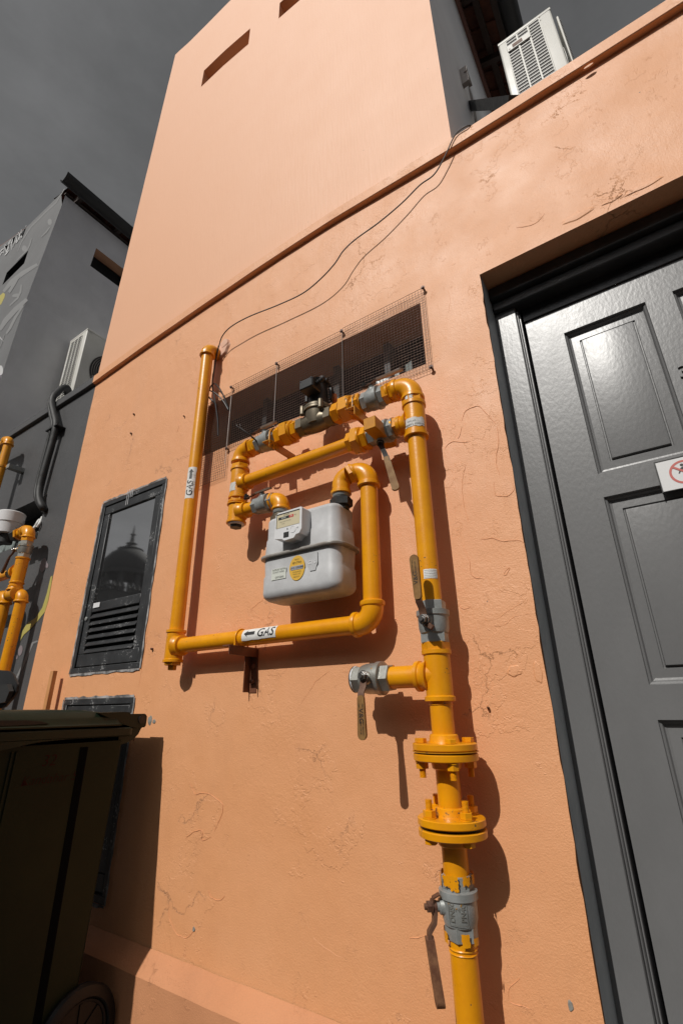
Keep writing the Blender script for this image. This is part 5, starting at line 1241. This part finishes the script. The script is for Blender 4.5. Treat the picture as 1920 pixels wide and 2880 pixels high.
bm = nb(); hexn(bm, yv(XB-.060, ON2, zz_(1602, 66)), yv(XB-.115, ON2, zz_(1602, 66)), .036); finish(bm, 'brass_valve', M['bronze'], ng)
pipe(ng, yv(XB-.11, ON2, zz_(1602, 66)), yv(XB-.3, ON2, zz_(1602, 66)), .028)
tee(ng, yv(XB+.0, ON2, z_m), (1, 0, 0), (0, 0, 1), h=.045, hb=.05, bead=.008)
XC, XD = W(64, 1672, .095).x, W(21, 1668, ON2).x+.06
elbow(ng, yv(XC, .095, z_m-.004), (-1, 0, 0), (0, 0, -1), Rr=.036, collar=.014); pipe(ng, yv(XC, .095, z_m-.05), yv(XC+.01, .095, .3), .0305)
elbow(ng, yv(XD-.06, ON2, z_m), (-1, 0, 0), (0, 0, -1), Rr=.036, collar=.014); pipe(ng, yv(XD-.06, ON2, z_m-.05), yv(XD-.04, ON2, .3), .0305); pipe(ng, yv(XD-.09, ON2, z_m), yv(XD-.3, ON2, z_m), .0305)
nm = thing('meter_housing', (-3.34, -.20, 2.15), 'round white housing above the yellow pipes at the left edge', 'meter housing')
bm = nb(); zt_, zb6 = 2.385, 2.228; cc_ = Vector((-3.605, -.120, 0))
lathe(bm, (cc_.x, cc_.y, zb6), (0, 0, 1), [(0, .055), (.004, .074), ((zt_-zb6)*.50, .079), ((zt_-zb6)*.52, .084), (zt_-zb6-.006, .086), (zt_-zb6, .081), (zt_-zb6+.004, .0)], 56); finish(bm, 'housing', M['white'], nm)
bm = nb(); cyl(bm, (cc_.x, cc_.y, zb6-.06), (cc_.x, cc_.y, zb6+.002), .045, 28); finish(bm, 'base', M['dark_iron'], nm)

# ================================================================== POST, BAG, BIN
ps_ = thing('painted_post', (-2.74, -.046, 0), 'short salmon painted post standing off the wall left of the black cupboard', 'post')
bm = nb(); box(bm, -2.755, -2.725, -.058, -.035, 0, 1.306, .0015); finish(bm, 'shaft', M['post'], ps_, smooth=0)
bm = nb(); box(bm, -2.750, -2.730, -.036, -.0, .5, .53); finish(bm, 'wall_tie', M['post'], ps_, smooth=0)
bg_ = thing('black_lid', (-2.9, -.3, 1.0), 'angular black plastic lid tipped up behind the green bin at the left edge', 'bin lid')
bm = nb(); hull = [W(-60, 1880, .27), W(24, 1888, .27), W(35, 1897, .27), W(48, 1926, .27), W(44, 1948, .27), W(30, 1968, .27), W(12, 1990, .27), W(-60, 2010, .27)]
plate(bm, hull, (-.1, 1, .1), .014)
bmesh.ops.bevel(bm, geom=[e for e in bm.edges], offset=.003, segments=2, affect='EDGES')
finish(bm, 'lid', M['black'], bg_, smooth=40)
bm = nb(); plate(bm, [W(-60, 1930, .30), W(20, 1925, .30), W(26, 1945, .30), W(14, 1975, .30), W(-60, 1990, .30)], (-.1, 1, .1), .02); finish(bm, 'panel', M['black_rubber'], bg_, smooth=0)

bn = thing('wheelie_bin', (-2.15, -.45, 0), 'dark green two-wheeled refuse bin backed up against the pink wall', 'wheelie bin')
XB_, XBL = -1.835, -2.42                       # right and left sides at the rim
ZR = 1.045
def trap(bm, z, ins, yb, yf_, r=.03):
    return [bm.verts.new((x, y, z)) for x, y in rrect(XBL+ins, XB_-ins, yf_, yb, .014, 6)]
bm = nb(); rr = []
for z, ins, yb, yf_ in ((.10, .014, -.207, -.70), (.28, .011, -.202, -.735), (.98, .008, -.177, -.86), (1.0, .007, -.176, -.865)): rr.append(trap(bm, z, ins, yb, yf_))
n = len(rr[0])
for a, b in zip(rr, rr[1:]):
    for i in range(n): bm.faces.new((a[i], a[(i+1) % n], b[(i+1) % n], b[i]))
bm.faces.new(rr[0][::-1]); bm.faces.new(rr[-1]); body = finish(bm, 'body', M['bin_side'], bn, smooth=30)
# ribs, and a flat strip coloured as a groove's shadow, on the right side
def side_pt(y, z, off): k = (z-.10)/(.98-.10); return Vector((XB_-.0140+k*.006+off, y, z))
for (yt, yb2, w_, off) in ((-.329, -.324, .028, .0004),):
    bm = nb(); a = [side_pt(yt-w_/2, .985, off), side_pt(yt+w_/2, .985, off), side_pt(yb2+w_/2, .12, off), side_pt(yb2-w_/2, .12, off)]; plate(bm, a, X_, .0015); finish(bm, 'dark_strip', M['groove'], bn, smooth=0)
for (yt, yb2, w_) in ((-.552, -.548, .010), (-.568, -.564, .006)):
    bm = nb(); a = [side_pt(yt-w_/2, .985, .0), side_pt(yt+w_/2, .985, .0), side_pt(yb2+w_/2, .12, .0), side_pt(yb2-w_/2, .12, .0)]; plate(bm, a, X_, .005); finish(bm, 'rib', M['bin_side'], bn, smooth=0)
bm = nb()
def rimring(z, out, yb, yf_): return [bm.verts.new((x, y, z)) for x, y in rrect(XBL-out, XB_+out, yf_, yb, .03, 6)]
rr = [rimring(1.014, -.02, -.17, -.88), rimring(1.014, .0, -.142, -.90), rimring(1.018, .004, -.138, -.905), rimring(ZR-.004, .004, -.138, -.905), rimring(ZR, .001, -.142, -.90), rimring(ZR, -.03, -.17, -.87)]
for a, b in zip(rr, rr[1:]):
    for i in range(len(a)): bm.faces.new((a[i], a[(i+1) % len(a)], b[(i+1) % len(a)], b[i]))
for a_ in (0,): pass
finish(bm, 'rim', M['bin'], bn, smooth=35)
bm = nb(); a = [Vector((XB_+.0045, -.37, 1.016)), Vector((XB_+.0045, -.90, 1.016)), Vector((XB_+.0045, -.90, .955)), Vector((XB_+.0045, -.72, .975)), Vector((XB_+.0045, -.62, .990)), Vector((XB_+.0045, -.50, 1.010))]
plate(bm, a, (-1, 0, 0), .03); finish(bm, 'comb_skirt', M['bin'], bn, smooth=0)
bm = nb()
def lidring(z, out, yb, yf_): return [bm.verts.new((x, y, z)) for x, y in rrect(XBL-out, XB_+out, yf_, yb, .045, 6)]
rr = [lidring(1.052, .002, -.172, -.93), lidring(1.057, .004, -.170, -.93), lidring(1.062, -.002, -.178, -.92), lidring(1.078, -.006, -.184, -.91), lidring(1.086, -.012, -.196, -.89), lidring(1.100, -.020, -.26, -.88), lidring(1.108, -.032, -.32, -.86), lidring(1.112, -.10, -.42, -.80)]
for a, b in zip(rr, rr[1:]):
    for i in range(len(a)): bm.faces.new((a[i], a[(i+1) % len(a)], b[(i+1) % len(a)], b[i]))
bm.faces.new(rr[-1]); bm.faces.new(rr[0][::-1]); lid = finish(bm, 'lid', M['bin'], bn, smooth=45)
bm = nb(); a = [Vector((XB_-.0010, y, z)) for y, z in ((-.475, 1.0665), (-.50, 1.074), (-.55, 1.0785), (-.64, 1.080), (-.9, 1.080), (-.9, 1.060), (-.64, 1.063), (-.52, 1.0645))]
plate(bm, a, (-1, 0, 0), .008); finish(bm, 'hand_recess', M['black'], lid, smooth=0)
bm = nb()
for x in (XB_-.095, XBL+.005):
    pts = [Vector((x, y, z)) for y, z in ((-.30, 1.099), (-.19, 1.101), (-.168, 1.0995), (-.163, 1.093), (-.100, 1.093), (-.092, 1.090), (-.086, 1.082), (-.085, 1.066), (-.086, 1.048), (-.092, 1.042), (-.15, 1.045), (-.2, 1.06))]; plate(bm, pts, X_, .088)
box(bm, XBL+.09, XB_-.09, -.20, -.088, 1.046, 1.090, .008); finish(bm, 'lid_hinge', M['bin'], lid, smooth=0)
bm = nb(); sweep(bm, spline([Vector((XB_-.030, -.125, 1.045)), Vector((XB_-.030, -.095, 1.050)), Vector((XB_-.030, -.082, 1.060))], 5), .012, 10)
for x in (XBL+.01,):
    a = [Vector((x, y, z)) for y, z in ((-.19, 1.03), (-.098, 1.050), (-.096, 1.040), (-.106, 1.018), (-.125, 1.000), (-.150, .990), (-.19, .980), (-.19, .94))]; plate(bm, a, X_, XB_-.02-x)
finish(bm, 'handle_bracket', M['bin'], bn, smooth=0)
bm = nb(); cyl(bm, (XBL+.0, -.108, 1.071), (XB_-.003, -.108, 1.071), .0155, 24); finish(bm, 'grab_handle', M['black'], bn)
bm = nb(); lathe(bm, (XB_-.008, -.113, 1.073), (1, 0, 0), [(0, .0125), (.004, .0125), (.005, .009), (.0055, .0)], 26); finish(bm, 'hinge_pin', M['black'], bn)
bm = nb(); cyl(bm, (XB_-.07, -.088, 1.05), (XB_-.0715, -.088, .99), .003, 8); finish(bm, 'lid_pin_rod', M['rust'], bn)
wc = Vector((-1.835, -.185, .170))
for x, s in ((-1.840, 1), (-2.42, -1)):
    c = Vector((x, -.197, .125)); q = 1
    bm = nb(); lathe(bm, (x-.024*s, c.y, .150), (s, 0, 0), [(0, .10), (.003, .120), (.012, .131), (.030, .133), (.040, .128), (.046, .116), (.048, .102), (.044, .098), (.034, .096)], 56); ty = finish(bm, 'tyre', M['tyre'], bn, smooth=30)
    bm = nb(); lathe(bm, (x-.012*s, c.y, .150), (s, 0, 0), [(0, .098), (.024, .098), (.028, .094), (.026, .088), (.012, .082), (.010, .034), (.026, .030), (.030, .020), (.031, .0)], 48)
    for k in range(8):
        a = 2*PI*k/8; obox(bm, Vector((x+.006*s, c.y+math.cos(a)*.058, .150+math.sin(a)*.058)), X_, Vector((0, math.cos(a), math.sin(a))), Vector((0, -math.sin(a), math.cos(a))), .016, .055, .010)
    finish(bm, 'wheel_hub', M['tyre'], bn, smooth=30)
bm = nb(); cyl(bm, (-2.44, -.19, .15), (-1.86, -.19, .15), .011, 16); finish(bm, 'axle', M['dark_iron'], bn)
ft_ = lambda oy, oz: (lambda u, v, w_: side_pt(oy+u, oz+v, .0012))
bm = nb(); text_on(bm, '32', .050, ft_(-.445, .950), shear=.15, bold=-.0006); text_on(bm, 'Kandahar St', .040, ft_(-.425, .895), shear=.3, bold=-.0006); finish(bm, 'marker_writing', M['redink'], bn, smooth=0)

# ================================================================== ACROSS THE LANE (seen only mirrored in the cupboard glass)
mq = thing('domed_pavilion', (-40, -23, 0), 'shaded stone pavilion with onion dome and spires, mirrored in the cupboard glass', 'pavilion')
bx_, by_ = -40.0, -23.0
bm = nb(); box(bm, bx_-3.2, bx_+3.2, by_-3.2, by_+3.2, 0, 7.4)
for k in range(14):
    for s in (-1, 1):
        t_ = -3.0+k*.46
        lathe(bm, (bx_+t_, by_+3.2*s, 7.35), (0, 0, 1), [(0, .16), (.2, .12), (.35, .2), (.5, .13), (.75, .02), (.8, 0)], 8); lathe(bm, (bx_+3.2*s, by_+t_, 7.35), (0, 0, 1), [(0, .16), (.2, .12), (.35, .2), (.5, .13), (.75, .02), (.8, 0)], 8)
finish(bm, 'base', M['stone'], mq)
bm = nb()
for k in range(8):
    a = 2*PI*k/8; cyl(bm, (bx_+1.75*math.cos(a), by_+1.75*math.sin(a), 7.4), (bx_+1.75*math.cos(a), by_+1.75*math.sin(a), 9.6), .26, 10)
lathe(bm, (bx_, by_, 9.5), (0, 0, 1), [(0, 2.2), (.35, 2.25), (.4, 2.0), (.5, 2.05)], 24); finish(bm, 'columns', M['stone'], mq)
bm = nb(); lathe(bm, (bx_, by_, 9.9), (0, 0, 1), [(0, 1.95), (.5, 2.15), (1.1, 2.05), (1.7, 1.6), (2.1, 1.05), (2.2, 1.15), (2.3, .75), (2.7, .35), (2.8, .5), (2.95, .2), (3.6, .14), (3.7, .26), (3.85, .1), (4.6, .03), (4.7, 0)], 28); finish(bm, 'dome', M['stone'], mq)
for s in (-1,):
    bm = nb(); cx_ = bx_-.2; lathe(bm, (bx_+2.9*.7, by_-2.9, 0), (0, 0, 1), [(0, .5), (8.6, .5), (8.7, .75), (9.0, .75), (9.1, .45), (9.5, .5), (9.7, .35), (11.2, .05), (11.3, 0)], 10); lathe(bm, (bx_-4.0, by_+.4, 0), (0, 0, 1), [(0, .55), (9.2, .55), (9.3, .8), (9.6, .8), (9.7, .5), (10.1, .6), (10.4, .42), (12.4, .05), (12.5, 0)], 10); finish(bm, 'spire', M['stone'], mq)

for q in [c for c in mq.children]:
    for v in q.data.vertices: v.co.z = v.co.z+3.0 if v.co.z > .5 else v.co.z
# every separate piece of these meshes becomes an object of its own
SPLIT = {'nail_stub', 'cement_chip', 'dusty_glass_pieces', 'support_rod', 'rubble_in_slot', 'peeling_paint', 'paint_runs', 'tower_void', 'steel_stub', 'inner_bars', 'paint_drips', 'mural_shape', 'fan_blades', 'lid_hinge', 'spire', 'screen_edge', 'rafters', 'label_wear', 'mortar_collar', 'weld_bead', 'columns'}
RENAME = {'dusty_glass_pieces': 'glass_piece', 'rubble_in_slot': 'rubble_piece', 'paint_runs': 'paint_run', 'inner_bars': 'inner_bar', 'paint_drips': 'paint_drip', 'fan_blades': 'fan_blade', 'rafters': 'rafter', 'columns': 'column', 'screen_edge': 'edge_wire'}
for o in list(bpy.data.objects):
    nm_ = o.name.split('.')[0]
    if o.type != 'MESH' or nm_ not in SPLIT: continue
    bm = nb(); bm.from_mesh(o.data); bm.verts.ensure_lookup_table(); seen = set(); isl = []
    for v in bm.verts:
        if v.index in seen: continue
        st_, comp = [v], set(); seen.add(v.index)
        while st_:
            u = st_.pop(); comp.add(u.index)
            for e in u.link_edges:
                q = e.other_vert(u)
                if q.index not in seen: seen.add(q.index); st_.append(q)
        isl.append(comp)
    base = RENAME.get(nm_, nm_)
    if nm_ in RENAME: o.name = base
    if len(isl) < 2 or len(isl) > 90: bm.free(); continue
    for k, comp in enumerate(isl):
        b2 = bm.copy(); b2.verts.ensure_lookup_table(); bmesh.ops.delete(b2, geom=[v for v in b2.verts if v.index not in comp], context='VERTS')
        me = bpy.data.meshes.new(base); b2.to_mesh(me); b2.free(); me.materials.append(o.data.materials[0])
        if k == 0: o.data = me
        else:
            c = o.copy(); c.data = me; c.name = base; col.objects.link(c)
    bm.free()
